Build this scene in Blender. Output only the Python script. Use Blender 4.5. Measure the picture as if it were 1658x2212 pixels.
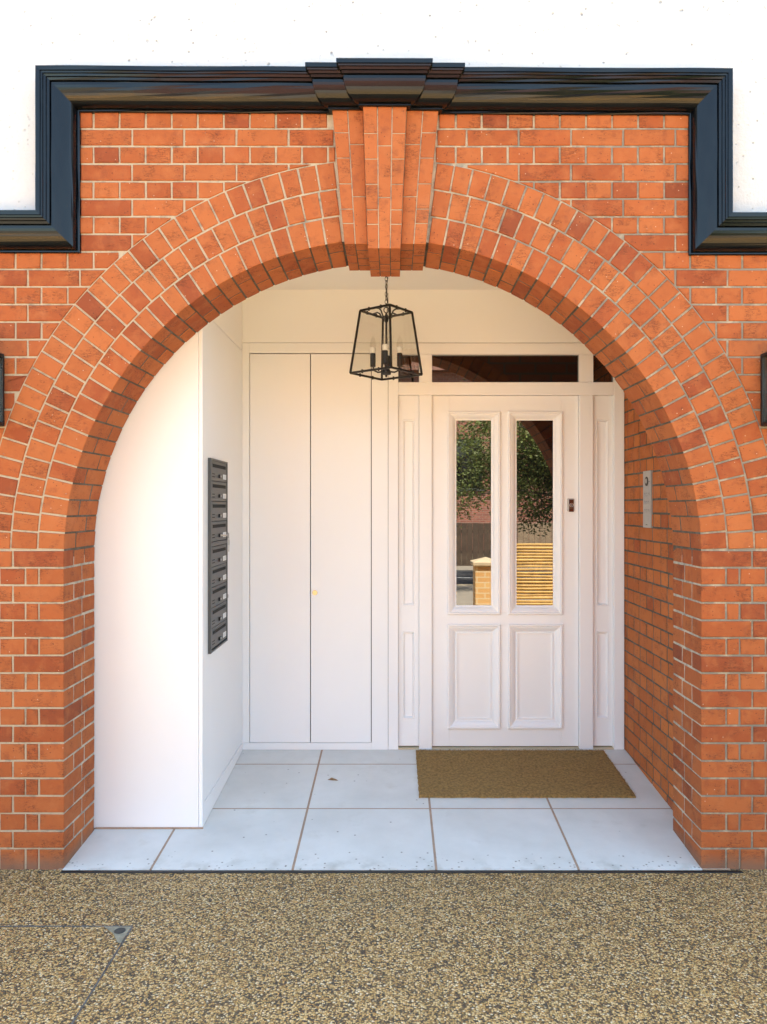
import bpy, bmesh, math, random
from mathutils import Vector, Matrix
R = math.radians
rnd = random.Random(7)
sc = bpy.context.scene
for o in list(bpy.data.objects):
    bpy.data.objects.remove(o)
COL = sc.collection

# ------------------------------------------------------------------ camera
CAM_Y, EYE = -3.31, 1.55
cam = bpy.data.objects.new('camera', bpy.data.cameras.new('camera'))
COL.objects.link(cam)
cam.location = (0, CAM_Y, EYE)
cam.rotation_euler = (R(90), 0, 0)
cam.data.sensor_fit = 'HORIZONTAL'
cam.data.sensor_width = 36
cam.data.lens = 36 * 1661 / 1658
cam.data.shift_x = -23 / 1658
cam.data.shift_y = -11 / 1658
cam.data.clip_start, cam.data.clip_end = 0.05, 900
sc.camera = cam

# ------------------------------------------------------------------ sky, sun, exposure
SUN_EL, SUN_AZ = 63, 14          # the sun stands behind the house: the front is in open shade
world = bpy.data.worlds.new('World')
sc.world = world
world.use_nodes = True
wn = world.node_tree
bg = wn.nodes['Background']
sky = wn.nodes.new('ShaderNodeTexSky')
sky.sky_type = 'NISHITA'
sky.sun_disc = False
sky.sun_elevation = R(SUN_EL)
sky.sun_rotation = R(SUN_AZ)
sky.air_density, sky.dust_density, sky.ozone_density = 1.0, 2.2, 0.6
tint = wn.nodes.new('ShaderNodeMix')
tint.data_type, tint.blend_type = 'RGBA', 'MULTIPLY'
tint.inputs[0].default_value = 1.0
tint.inputs[7].default_value = (0.96, 1.03, 0.94, 1)      # the same slight tint over the whole sky
wn.links.new(sky.outputs[0], tint.inputs[6])
wn.links.new(tint.outputs[2], bg.inputs[0])
bg.inputs[1].default_value = 0.10
sun = bpy.data.objects.new('sun', bpy.data.lights.new('sun', 'SUN'))
COL.objects.link(sun)
sun.data.energy = 5.0
sun.data.angle = R(0.5)
sun.data.color = (1.0, 0.92, 0.78)
sd = Vector((math.sin(R(SUN_AZ)) * math.cos(R(SUN_EL)), math.cos(R(SUN_AZ)) * math.cos(R(SUN_EL)), math.sin(R(SUN_EL))))
sun.rotation_euler = sd.to_track_quat('Z', 'Y').to_euler()
sun.location = (0, 6, 12)
vs = sc.view_settings
vs.view_transform, vs.look, vs.gamma, vs.exposure = 'Standard', 'None', 1.0, 3.03
vs.use_curve_mapping = False
sc.cycles.use_denoising = True
sc.cycles.max_bounces = 10
sc.cycles.diffuse_bounces = 6
sc.cycles.transparent_max_bounces = 12
sc.cycles.sample_clamp_indirect = 8

# ------------------------------------------------------------------ materials
def new_mat(name):
    m = bpy.data.materials.new(name)
    m.use_nodes = True
    nt = m.node_tree
    return m, nt, nt.nodes['Principled BSDF']

def N(nt, kind, **kw):
    n = nt.nodes.new(kind)
    for k, v in kw.items():
        if k.startswith('i_'):
            n.inputs[k[2:].replace('_', ' ')].default_value = v
        else:
            setattr(n, k, v)
    return n

def L(nt, a, b):
    nt.links.new(a, b)

def pos(nt, scale=(1, 1, 1)):
    g = N(nt, 'ShaderNodeNewGeometry')
    mp = N(nt, 'ShaderNodeMapping')
    mp.inputs['Scale'].default_value = scale
    L(nt, g.outputs['Position'], mp.inputs['Vector'])
    return mp.outputs[0]

def noise(nt, vec, scale, detail=3, rough=0.55):
    n = N(nt, 'ShaderNodeTexNoise')
    n.inputs['Scale'].default_value = scale
    n.inputs['Detail'].default_value = detail
    n.inputs['Roughness'].default_value = rough
    L(nt, vec, n.inputs['Vector'])
    return n.outputs['Fac']

def rng(nt, val, a, b, c=0.0, d=1.0):
    m = N(nt, 'ShaderNodeMapRange')
    m.inputs['From Min'].default_value = a
    m.inputs['From Max'].default_value = b
    m.inputs['To Min'].default_value = c
    m.inputs['To Max'].default_value = d
    L(nt, val, m.inputs['Value'])
    return m.outputs[0]

def mix(nt, fac, a, b, mode='MIX'):
    m = N(nt, 'ShaderNodeMix', data_type='RGBA', blend_type=mode)
    for s, v in ((m.inputs[0], fac), (m.inputs[6], a), (m.inputs[7], b)):
        if hasattr(v, 'is_linked') or hasattr(v, 'links'):
            L(nt, v, s)
        elif isinstance(v, (int, float)):
            s.default_value = v
        else:
            s.default_value = (*v, 1)
    return m.outputs[2]

def mth(nt, op, a, b=None):
    m = N(nt, 'ShaderNodeMath', operation=op)
    for i, v in enumerate((a, b)):
        if v is None:
            continue
        if isinstance(v, (int, float)):
            m.inputs[i].default_value = v
        else:
            L(nt, v, m.inputs[i])
    return m.outputs[0]

def bump(nt, bsdf, h, strength, dist=0.002):
    b = N(nt, 'ShaderNodeBump')
    b.inputs['Strength'].default_value = strength
    b.inputs['Distance'].default_value = dist
    L(nt, h, b.inputs['Height'])
    L(nt, b.outputs[0], bsdf.inputs['Normal'])

def paint(name, col, rough=0.5, var=0.05, vscale=3.0, bs=0.15, bscale=60, bdist=0.001, metal=0.0, spec=0.5, ior=None):
    m, nt, p = new_mat(name)
    v = pos(nt)
    n = noise(nt, v, vscale, 4)
    d = tuple(c * (1 - var * 2) for c in col)
    L(nt, mix(nt, rng(nt, n, 0.3, 0.7), d, col), p.inputs['Base Color'])
    p.inputs['Roughness'].default_value = rough
    p.inputs['Metallic'].default_value = metal
    p.inputs['Specular IOR Level'].default_value = spec
    if ior:
        p.inputs['IOR'].default_value = ior
    if bs:
        bump(nt, p, noise(nt, v, bscale, 3), bs, bdist)
    return m

def brick_mat():
    m, nt, p = new_mat('brick_clay')
    oi = N(nt, 'ShaderNodeObjectInfo')
    v = pos(nt)
    base = oi.outputs['Color']
    # mottled firing of the clay
    n1 = noise(nt, v, 14, 5, 0.6)
    c = mix(nt, rng(nt, n1, 0.48, 0.72, 0, 0.6), base, (0.44, 0.148, 0.050))
    n2 = noise(nt, v, 22, 5, 0.65)
    c = mix(nt, rng(nt, n2, 0.53, 0.74, 0, 0.6), c, (0.20, 0.055, 0.026))
    # fire cracks and creases: thin, stretched, only on some faces
    w = N(nt, 'ShaderNodeMapping')
    w.inputs['Scale'].default_value = (22, 22, 80)
    g = N(nt, 'ShaderNodeNewGeometry')
    L(nt, g.outputs['Position'], w.inputs['Vector'])
    n3 = noise(nt, w.outputs[0], 1.0, 4, 0.7)
    crack = rng(nt, mth(nt, 'ABSOLUTE', mth(nt, 'SUBTRACT', n3, 0.5)), 0.0, 0.022, 1, 0)
    gate = rng(nt, noise(nt, v, 8, 2), 0.53, 0.60)
    crack = mth(nt, 'MULTIPLY', crack, gate)
    c = mix(nt, mth(nt, 'MULTIPLY', crack, 0.85), c, (0.07, 0.022, 0.014))
    w2 = N(nt, 'ShaderNodeMapping')
    w2.inputs['Scale'].default_value = (9, 9, 42)
    L(nt, g.outputs['Position'], w2.inputs['Vector'])
    n5 = noise(nt, w2.outputs[0], 1.0, 5, 0.6)
    crease = rng(nt, mth(nt, 'ABSOLUTE', mth(nt, 'SUBTRACT', n5, 0.52)), 0.0, 0.010, 1, 0)
    crease = mth(nt, 'MULTIPLY', crease, rng(nt, noise(nt, v, 6.5, 2), 0.54, 0.60))
    c = mix(nt, mth(nt, 'MULTIPLY', crease, 0.8), c, (0.08, 0.024, 0.014))
    # small pits and pale grits
    vo = N(nt, 'ShaderNodeTexVoronoi')
    vo.inputs['Scale'].default_value = 75
    L(nt, v, vo.inputs['Vector'])
    vsep = N(nt, 'ShaderNodeSeparateColor')
    L(nt, vo.outputs['Color'], vsep.inputs[0])
    pit = mth(nt, 'MULTIPLY', rng(nt, vo.outputs['Distance'], 0.12, 0.26, 1, 0), rng(nt, vsep.outputs[0], 0.86, 0.9))
    c = mix(nt, mth(nt, 'MULTIPLY', pit, 0.75), c, (0.09, 0.03, 0.02))
    grit = mth(nt, 'MULTIPLY', rng(nt, vo.outputs['Distance'], 0.08, 0.2, 1, 0), rng(nt, vsep.outputs[1], 0.985, 0.99))
    c = mix(nt, mth(nt, 'MULTIPLY', grit, 0.8), c, (0.66, 0.5, 0.36))
    # lime bloom in broad thin patches
    n4 = noise(nt, v, 3.1, 5, 0.62)
    c = mix(nt, rng(nt, n4, 0.60, 0.8, 0, 0.22), c, (0.46, 0.25, 0.14))
    # splash dirt along the foot of the wall
    sp = N(nt, 'ShaderNodeSeparateXYZ')
    L(nt, g.outputs['Position'], sp.inputs[0])
    low = rng(nt, mth(nt, 'ADD', sp.outputs[2], mth(nt, 'MULTIPLY', noise(nt, v, 17, 4), 0.05)), 0.03, 0.085, 0.7, 0)
    c = mix(nt, low, c, (0.17, 0.12, 0.085))
    L(nt, c, p.inputs['Base Color'])
    p.inputs['Roughness'].default_value = 0.82
    p.inputs['Specular IOR Level'].default_value = 0.3
    h = mth(nt, 'SUBTRACT', mth(nt, 'ADD', noise(nt, v, 90, 4), mth(nt, 'MULTIPLY', n2, 0.8)), mth(nt, 'ADD', mth(nt, 'MULTIPLY', crack, 1.0), pit))
    bump(nt, p, h, 0.5, 0.0022)
    return m

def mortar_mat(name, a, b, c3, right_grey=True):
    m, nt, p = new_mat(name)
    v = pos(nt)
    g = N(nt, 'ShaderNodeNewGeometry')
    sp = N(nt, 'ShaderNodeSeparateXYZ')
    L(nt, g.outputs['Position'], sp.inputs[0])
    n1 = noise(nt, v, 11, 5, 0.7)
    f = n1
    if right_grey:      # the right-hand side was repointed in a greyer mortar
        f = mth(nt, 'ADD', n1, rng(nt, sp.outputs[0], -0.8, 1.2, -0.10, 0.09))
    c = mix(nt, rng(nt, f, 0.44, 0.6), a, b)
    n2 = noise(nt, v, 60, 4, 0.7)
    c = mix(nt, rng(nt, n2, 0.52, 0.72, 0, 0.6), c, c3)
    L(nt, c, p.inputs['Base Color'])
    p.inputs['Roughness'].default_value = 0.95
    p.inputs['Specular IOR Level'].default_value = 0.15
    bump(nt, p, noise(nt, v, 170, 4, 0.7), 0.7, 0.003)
    return m

def stucco_mat():
    m, nt, p = new_mat('white_render')
    v = pos(nt)
    n = noise(nt, v, 1.6, 3)
    vo = N(nt, 'ShaderNodeTexVoronoi', feature='SMOOTH_F1')
    vo.inputs['Scale'].default_value = 42
    L(nt, v, vo.inputs['Vector'])
    pit = mth(nt, 'MULTIPLY', rng(nt, vo.outputs['Distance'], 0.08, 0.26, 1, 0), rng(nt, noise(nt, v, 24, 2), 0.52, 0.68))
    c = mix(nt, rng(nt, n, 0.3, 0.7), (0.60, 0.61, 0.615), (0.66, 0.665, 0.66))
    c = mix(nt, mth(nt, 'MULTIPLY', pit, 0.9), c, (0.25, 0.26, 0.27))
    L(nt, c, p.inputs['Base Color'])
    p.inputs['Roughness'].default_value = 0.9
    h = mth(nt, 'SUBTRACT', noise(nt, v, 55, 4, 0.6), pit)
    bump(nt, p, h, 0.8, 0.006)
    return m

def aggregate_mat():
    m, nt, p = new_mat('resin_bound_gravel')
    v = pos(nt)
    vd = N(nt, 'ShaderNodeVectorMath', operation='ADD')
    nz = N(nt, 'ShaderNodeTexNoise')
    nz.inputs['Scale'].default_value = 90
    L(nt, v, nz.inputs['Vector'])
    sc_ = N(nt, 'ShaderNodeVectorMath', operation='SCALE')
    sc_.inputs['Scale'].default_value = 0.006
    L(nt, nz.outputs['Color'], sc_.inputs[0])
    L(nt, v, vd.inputs[0]); L(nt, sc_.outputs[0], vd.inputs[1])
    vo = N(nt, 'ShaderNodeTexVoronoi')
    vo.inputs['Scale'].default_value = 145
    vo.inputs['Randomness'].default_value = 1.0
    L(nt, vd.outputs[0], vo.inputs['Vector'])
    s = N(nt, 'ShaderNodeSeparateColor')
    L(nt, vo.outputs['Color'], s.inputs[0])
    r = N(nt, 'ShaderNodeValToRGB')
    cr = r.color_ramp
    cr.interpolation = 'LINEAR'
    stops = [(0.0, (0.04, 0.034, 0.026)), (0.18, (0.10, 0.066, 0.034)), (0.29, (0.36, 0.205, 0.060)), (0.52, (0.53, 0.320, 0.102)),
             (0.74, (0.66, 0.430, 0.165)), (0.92, (0.76, 0.54, 0.26)), (1.0, (0.84, 0.70, 0.46))]
    while len(cr.elements) < len(stops):
        cr.elements.new(0.5)
    for e, (t, c) in zip(cr.elements, stops):
        e.position = t
        e.color = (*c, 1)
    L(nt, s.outputs[0], r.inputs[0])
    gap = rng(nt, vo.outputs['Distance'], 0.42, 0.72)
    c = mix(nt, mth(nt, 'MULTIPLY', gap, 0.85), r.outputs[0], (0.05, 0.036, 0.022))
    big = noise(nt, v, 2.2, 4)
    c = mix(nt, rng(nt, big, 0.35, 0.7, 0.0, 0.2), c, (0.24, 0.16, 0.065))
    L(nt, c, p.inputs['Base Color'])
    p.inputs['Roughness'].default_value = 0.6
    bump(nt, p, rng(nt, vo.outputs['Distance'], 0.0, 0.8, 1, 0), 0.9, 0.004)
    return m

def tile_mat():
    m, nt, p = new_mat('pale_porcelain')
    v = pos(nt)
    oi = N(nt, 'ShaderNodeObjectInfo')
    n = noise(nt, v, 3.2, 5, 0.6)
    c = mix(nt, rng(nt, n, 0.35, 0.68), (0.60, 0.60, 0.565), (0.70, 0.70, 0.665))
    c = mix(nt, rng(nt, noise(nt, v, 6, 5, 0.65), 0.58, 0.75, 0, 0.35), c, (0.46, 0.44, 0.38))
    vo = N(nt, 'ShaderNodeTexVoronoi')
    vo.inputs['Scale'].default_value = 60
    L(nt, v, vo.inputs['Vector'])
    s = N(nt, 'ShaderNodeSeparateColor')
    L(nt, vo.outputs['Color'], s.inputs[0])
    # grit trodden in from the gravel, thickest along the outer edge
    sp = N(nt, 'ShaderNodeSeparateXYZ')
    g = N(nt, 'ShaderNodeNewGeometry')
    L(nt, g.outputs['Position'], sp.inputs[0])
    th = rng(nt, mth(nt, 'ADD', sp.outputs[1], mth(nt, 'MULTIPLY', noise(nt, v, 4, 3), 0.22)), 0.1, 0.24, 0.70, 0.993)
    spot = mth(nt, 'MULTIPLY', mth(nt, 'GREATER_THAN', s.outputs[0], th), rng(nt, vo.outputs['Distance'], 0.16, 0.36, 1, 0))
    c = mix(nt, mth(nt, 'MULTIPLY', spot, 0.85), c, (0.14, 0.12, 0.09))
    edge = mth(nt, 'MULTIPLY', rng(nt, sp.outputs[1], 0.0, 0.12, 1, 0), rng(nt, noise(nt, v, 9, 4), 0.5, 0.68))
    c = mix(nt, mth(nt, 'MULTIPLY', edge, 0.5), c, (0.28, 0.27, 0.22))
    L(nt, c, p.inputs['Base Color'])
    p.inputs['Roughness'].default_value = 0.5
    bump(nt, p, noise(nt, v, 80, 3), 0.08, 0.001)
    return m

def glass_thin(name, tint):
    m = bpy.data.materials.new(name)
    m.use_nodes = True
    nt = m.node_tree
    out = nt.nodes['Material Output']
    nt.nodes.remove(nt.nodes['Principled BSDF'])
    t = N(nt, 'ShaderNodeBsdfTransparent')
    t.inputs[0].default_value = (*tint, 1)
    gl = N(nt, 'ShaderNodeBsdfGlossy')
    gl.inputs['Roughness'].default_value = 0.02
    lw = N(nt, 'ShaderNodeLayerWeight')
    mx = N(nt, 'ShaderNodeMixShader')
    L(nt, rng(nt, mth(nt, 'POWER', lw.outputs['Facing'], 4.0), 0, 1, 0.035, 0.6), mx.inputs[0]); L(nt, t.outputs[0], mx.inputs[1]); L(nt, gl.outputs[0], mx.inputs[2])
    L(nt, mx.outputs[0], out.inputs[0])
    return m

def far_brick(name, c1, c2, mort, scale):
    m, nt, p = new_mat(name)
    g = N(nt, 'ShaderNodeNewGeometry')
    sp = N(nt, 'ShaderNodeSeparateXYZ')
    L(nt, g.outputs['Position'], sp.inputs[0])
    cb = N(nt, 'ShaderNodeCombineXYZ')
    L(nt, mth(nt, 'ADD', sp.outputs[0], sp.outputs[1]), cb.inputs[0]); L(nt, sp.outputs[2], cb.inputs[1])
    b = N(nt, 'ShaderNodeTexBrick')
    b.inputs['Color1'].default_value = (*c1, 1)
    b.inputs['Color2'].default_value = (*c2, 1)
    b.inputs['Mortar'].default_value = (*mort, 1)
    b.inputs['Scale'].default_value = scale
    b.inputs['Mortar Size'].default_value = 0.03
    b.inputs['Brick Width'].default_value = 0.9
    b.inputs['Row Height'].default_value = 0.3
    L(nt, cb.outputs[0], b.inputs['Vector'])
    L(nt, b.outputs['Color'], p.inputs['Base Color'])
    p.inputs['Roughness'].default_value = 0.9
    return m

BRICK = brick_mat()
MORTAR = mortar_mat('lime_mortar', (0.46, 0.39, 0.285), (0.235, 0.22, 0.185), (0.29, 0.235, 0.17))
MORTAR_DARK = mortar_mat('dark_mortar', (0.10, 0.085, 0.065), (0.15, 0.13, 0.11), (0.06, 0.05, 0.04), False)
MORTAR_GREY = mortar_mat('grey_mortar', (0.50, 0.45, 0.36), (0.28, 0.26, 0.22), (0.22, 0.19, 0.16), False)
STUCCO = stucco_mat()
GRAVEL = aggregate_mat()
TILE = tile_mat()
GROUT = paint('brown_grout', (0.42, 0.285, 0.195), 0.9, 0.1, 30)
WHITE = paint('white_satin_paint', (0.855, 0.86, 0.865), 0.42, 0.012, 1.5, 0.05, 25)
WHITE_DOOR = paint('white_door_paint', (0.86, 0.855, 0.86), 0.36, 0.012, 2.0, 0, 30)
WHITE_WALL = paint('white_emulsion', (0.85, 0.85, 0.835), 0.7, 0.02, 2, 0.12, 90)
BLACK_GLOSS = paint('black_gloss_paint', (0.004, 0.005, 0.007), 0.13, 0.1, 6, 0.03, 9, 0.002, spec=0.36)
BLACK_METAL = paint('black_metal', (0.007, 0.007, 0.0075), 0.48, 0.1, 20, 0.05)
GREY_METAL = paint('anthracite_metal', (0.075, 0.079, 0.080), 0.45, 0.05, 20, 0.1, 300)
VOID = paint('painted_gap_shade', (0.012, 0.012, 0.012), 0.9, 0.0, 5, 0)  # near-black colour stands in for the shade inside gaps and slots
STEEL = paint('brushed_steel', (0.46, 0.45, 0.43), 0.42, 0.05, 40, 0.05, 200, metal=0.6)
BRASS = paint('pale_brass', (0.66, 0.56, 0.34), 0.35, 0.03, 20, 0, metal=0.9)
BROWN_PLASTIC = paint('brown_chrome', (0.10, 0.035, 0.02), 0.12, 0.1, 30, 0)
CHROME = paint('chrome', (0.8, 0.78, 0.75), 0.12, 0.0, 10, 0, metal=1)
CARD = paint('white_card', (0.78, 0.79, 0.78), 0.5, 0.03, 40, 0)
BULB_WHITE = paint('white_ceramic', (0.85, 0.83, 0.78), 0.3, 0.02, 10, 0)
GLASS = glass_thin('lantern_glass', (0.965, 0.968, 0.955))
BULB_GLASS = glass_thin('bulb_glass', (0.975, 0.97, 0.965))
PANE = paint('dark_room_glazing', (0.006, 0.006, 0.006), 0.01, 0.0, 5, 0, ior=2.15)  # near-black base stands in for the unlit rooms behind the glass
COIR = paint('coir', (0.38, 0.225, 0.068), 0.95, 0.30, 75, 0.8, 300, 0.004)
COIR2 = paint('coir_fibre', (0.54, 0.33, 0.105), 0.9, 0.38, 95, 0)
WOOD_DARK = paint('shaded_fence_wood', (0.10, 0.065, 0.042), 0.85, 0.2, 6)  # shaded stretch of the street fence, the shade put into the colour
WOOD_PALE = paint('sunlit_pale_wood', (0.32, 0.23, 0.15), 0.85, 0.15, 6)  # sunlit stretch of the same fence, sun put into the colour; also screen posts
BAMBOO = paint('bamboo', (0.72, 0.44, 0.12), 0.5, 0.14, 9, 0.2, 40)
STONE = paint('pale_stone', (0.62, 0.50, 0.33), 0.85, 0.1, 8, 0.2)
ASPHALT = paint('asphalt', (0.055, 0.055, 0.058), 0.85, 0.1, 8, 0.4, 150)
PAVE = paint('pavement', (0.30, 0.26, 0.21), 0.85, 0.1, 4, 0.2)
GROUND = paint('ground_soil', (0.20, 0.16, 0.10), 0.95, 0.15, 0.7, 0.2)
LINE = paint('road_paint', (0.75, 0.75, 0.72), 0.7, 0.05, 20, 0)
BARK = paint('bark', (0.10, 0.075, 0.05), 0.9, 0.2, 20, 0.5, 60)
LEAF = paint('leaf', (0.15, 0.19, 0.035), 0.6, 0.28, 5, 0)
LEAF_DRY = paint('dry_leaf', (0.36, 0.2, 0.09), 0.7, 0.2, 60, 0)
ROOF = paint('roof_tile', (0.20, 0.09, 0.06), 0.85, 0.2, 5)
PIER_BRICK = far_brick('pier_brick', (0.74, 0.46, 0.18), (0.66, 0.36, 0.13), (0.74, 0.60, 0.38), 3.9)
HOUSE_BRICK = far_brick('opposite_house_brick', (0.36, 0.13, 0.085), (0.25, 0.085, 0.06), (0.34, 0.25, 0.20), 3.9)
INNER_BRICK = far_brick('inner_brick', (0.30, 0.085, 0.04), (0.22, 0.06, 0.03), (0.14, 0.11, 0.09), 3.9)

# ------------------------------------------------------------------ mesh helpers
def link(name, verts, faces, mat, parent=None, loc=None, smooth=False, fix=True):
    me = bpy.data.meshes.new(name)
    c = Vector((0, 0, 0))
    if loc is not None:
        c = Vector(loc)
    me.from_pydata([tuple(Vector(v) - c) for v in verts], [], faces)
    if fix:
        bm = bmesh.new(); bm.from_mesh(me)
        bmesh.ops.recalc_face_normals(bm, faces=bm.faces)
        bm.to_mesh(me); bm.free()
    mats = mat if isinstance(mat, (list, tuple)) else [mat]
    for m in mats:
        me.materials.append(m)
    if smooth:
        for p in me.polygons:
            p.use_smooth = True
    o = bpy.data.objects.new(name, me)
    COL.objects.link(o)
    o.location = c
    if parent is not None:
        o.parent = parent
        o.matrix_parent_inverse = Matrix.Identity(4)
        pl = Vector((0, 0, 0)); q = parent
        while q is not None:
            pl += q.location; q = q.parent
        o.location = c - pl
    return o

def thing(name, label, cat, loc=(0, 0, 0), group=None):
    o = bpy.data.objects.new(name, None)
    COL.objects.link(o)
    o.location = loc
    o.empty_display_size = 0.1
    return tag(o, label, cat, group)

def tag(o, label, cat, group=None):
    o['label'] = label
    o['category'] = cat
    if group:
        o['group'] = group
    return o

def struct(o, label=None):
    o['kind'] = 'structure'
    if label:
        o['label'] = label
    return o

def cbox(x0, x1, y0, y1, z0, z1, b=0.002, jit=0.0):
    """chamfered box: 24 vertices, 26 faces; jit moves each corner a little"""
    vs_, idx = [], {}
    for sx in (0, 1):
        for sy in (0, 1):
            for sz in (0, 1):
                c = [x1 if sx else x0, y1 if sy else y0, z1 if sz else z0]
                s = [1 if sx else -1, 1 if sy else -1, 1 if sz else -1]
                if jit:
                    j = [rnd.uniform(-jit, jit) for _ in range(3)]
                    c = [c[i] + j[i] for i in range(3)]
                for ax in range(3):
                    v = [c[i] - (0 if i == ax else s[i] * b) for i in range(3)]
                    idx[(sx, sy, sz, ax)] = len(vs_)
                    vs_.append(v)
    f = []
    for ax in range(3):
        o1, o2 = [i for i in range(3) if i != ax]
        for s in (0, 1):
            q = []
            for a, bb in ((0, 0), (0, 1), (1, 1), (1, 0)):
                k = [0, 0, 0]; k[ax] = s; k[o1] = a; k[o2] = bb
                q.append(idx[(*k, ax)])
            f.append(q)
    for ax in range(3):            # edges running along ax
        o1, o2 = [i for i in range(3) if i != ax]
        for a in (0, 1):
            for bb in (0, 1):
                q = []
                for s, fa in ((0, o1), (0, o2), (1, o2), (1, o1)):
                    k = [0, 0, 0]; k[ax] = s; k[o1] = a; k[o2] = bb
                    q.append(idx[(*k, fa)])
                f.append(q)
    for sx in (0, 1):
        for sy in (0, 1):
            for sz in (0, 1):
                f.append([idx[(sx, sy, sz, a)] for a in range(3)])
    return vs_, f

def box(name, x0, x1, y0, y1, z0, z1, mat, parent=None, b=0.002, jit=0.0):
    v, f = cbox(x0, x1, y0, y1, z0, z1, b, jit)
    return link(name, v, f, mat, parent, ((x0 + x1) / 2, (y0 + y1) / 2, (z0 + z1) / 2))

def sheet_box(name, x0, x1, y0, y1, z0, z1, mat, parent=None):
    v = [(x, y, z) for x in (x0, x1) for y in (y0, y1) for z in (z0, z1)]
    f = [(0, 1, 3, 2), (4, 6, 7, 5), (0, 4, 5, 1), (2, 3, 7, 6), (0, 2, 6, 4), (1, 5, 7, 3)]
    return link(name, v, f, mat, parent)

def prism(poly, y0, y1, b=0.003, back_bevel=True):
    """polygon in XZ (any winding) pushed from y0 to y1 with eased front and back edges"""
    n = len(poly)
    cx = sum(p[0] for p in poly) / n; cz = sum(p[1] for p in poly) / n
    area = sum(poly[i][0] * poly[(i + 1) % n][1] - poly[(i + 1) % n][0] * poly[i][1] for i in range(n))
    if area < 0:
        poly = poly[::-1]
    ins = []
    for i in range(n):
        p0, p1, p2 = Vector(poly[i - 1]), Vector(poly[i]), Vector(poly[(i + 1) % n])
        e1 = (p1 - p0); e2 = (p2 - p1)
        if e1.length < 1e-9 or e2.length < 1e-9:
            ins.append(tuple(p1)); continue
        e1.normalize(); e2.normalize()
        n1 = Vector((-e1.y, e1.x)); n2 = Vector((-e2.y, e2.x))
        mdir = n1 + n2
        if mdir.length < 1e-6:
            mdir = n1
        mdir.normalize()
        k = b / max(0.35, mdir.dot(n1))
        q = p1 + mdir * k
        ins.append((q.x, q.y))
    v, f = [], []
    rings = [(ins, y0), (poly, y0 + b), (poly, y1 - b), (ins, y1)] if back_bevel else [(ins, y0), (poly, y0 + b), (poly, y1)]
    for pl, y in rings:
        v += [(p[0], y, p[1]) for p in pl]
    f.append(list(range(n)))
    for r in range(len(rings) - 1):
        for i in range(n):
            j = (i + 1) % n
            f.append([r * n + i, r * n + j, (r + 1) * n + j, (r + 1) * n + i])
    f.append(list(range((len(rings) - 1) * n, len(rings) * n))[::-1])
    return v, f, (cx, (y0 + y1) / 2, cz)

def tube(path, r, seg=8, cap=True):
    """round bar through points; r a number or one per point"""
    v, f = [], []
    pts = [Vector(p) for p in path]
    rs = r if isinstance(r, (list, tuple)) else [r] * len(pts)
    up = None
    for i, p in enumerate(pts):
        t = (pts[min(i + 1, len(pts) - 1)] - pts[max(i - 1, 0)]).normalized()
        if up is None:
            up = Vector((0, 0, 1)) if abs(t.z) < 0.9 else Vector((1, 0, 0))
        a = t.cross(up).normalized()
        bvec = a.cross(t).normalized()
        up = bvec
        for k in range(seg):
            an = 2 * math.pi * k / seg
            v.append(p + (a * math.cos(an) + bvec * math.sin(an)) * rs[i])
    for i in range(len(pts) - 1):
        for k in range(seg):
            k2 = (k + 1) % seg
            f.append([i * seg + k, i * seg + k2, (i + 1) * seg + k2, (i + 1) * seg + k])
    if cap:
        f.append(list(range(seg))[::-1])
        f.append(list(range((len(pts) - 1) * seg, len(pts) * seg)))
    return [tuple(x) for x in v], f

def bar(p0, p1, wx, wy=None, twist=0.0):
    """square bar between two points"""
    wy = wy or wx
    p0, p1 = Vector(p0), Vector(p1)
    t = (p1 - p0).normalized()
    ref = Vector((0, 0, 1)) if abs(t.z) < 0.8 else Vector((math.cos(twist), math.sin(twist), 0))
    a = t.cross(ref).normalized(); c = a.cross(t).normalized()
    v = []
    for p in (p0, p1):
        for sa, sb in ((-1, -1), (1, -1), (1, 1), (-1, 1)):
            v.append(tuple(p + a * sa * wx / 2 + c * sb * wy / 2))
    f = [(0, 1, 2, 3), (4, 7, 6, 5)] + [(i, (i + 1) % 4, 4 + (i + 1) % 4, 4 + i) for i in range(4)]
    return v, f

def join(*parts):
    v, f = [], []
    for pv, pf in parts:
        o = len(v)
        v += [tuple(x) for x in pv]
        f += [[i + o for i in q] for q in pf]
    return v, f

def lathe(prof, cx, cy, seg=16):
    v, f = [], []
    for r, z in prof:
        for k in range(seg):
            a = 2 * math.pi * k / seg
            v.append((cx + r * math.cos(a), cy + r * math.sin(a), z))
    for i in range(len(prof) - 1):
        for k in range(seg):
            k2 = (k + 1) % seg
            f.append([i * seg + k, i * seg + k2, (i + 1) * seg + k2, (i + 1) * seg + k])
    f.append(list(range(seg))[::-1]); f.append(list(range((len(prof) - 1) * seg, len(prof) * seg)))
    return v, f

def disc_y(cx, cz, r, y0, y1, seg=20, r2=None):
    """short round boss facing -Y"""
    r2 = r if r2 is None else r2
    v = [(cx + r2 * math.cos(2 * math.pi * k / seg), y0, cz + r2 * math.sin(2 * math.pi * k / seg)) for k in range(seg)]
    v += [(cx + r * math.cos(2 * math.pi * k / seg), y1, cz + r * math.sin(2 * math.pi * k / seg)) for k in range(seg)]
    f = [list(range(seg)), list(range(seg, 2 * seg))[::-1]] + [[k, (k + 1) % seg, seg + (k + 1) % seg, seg + k] for k in range(seg)]
    return v, f

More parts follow.
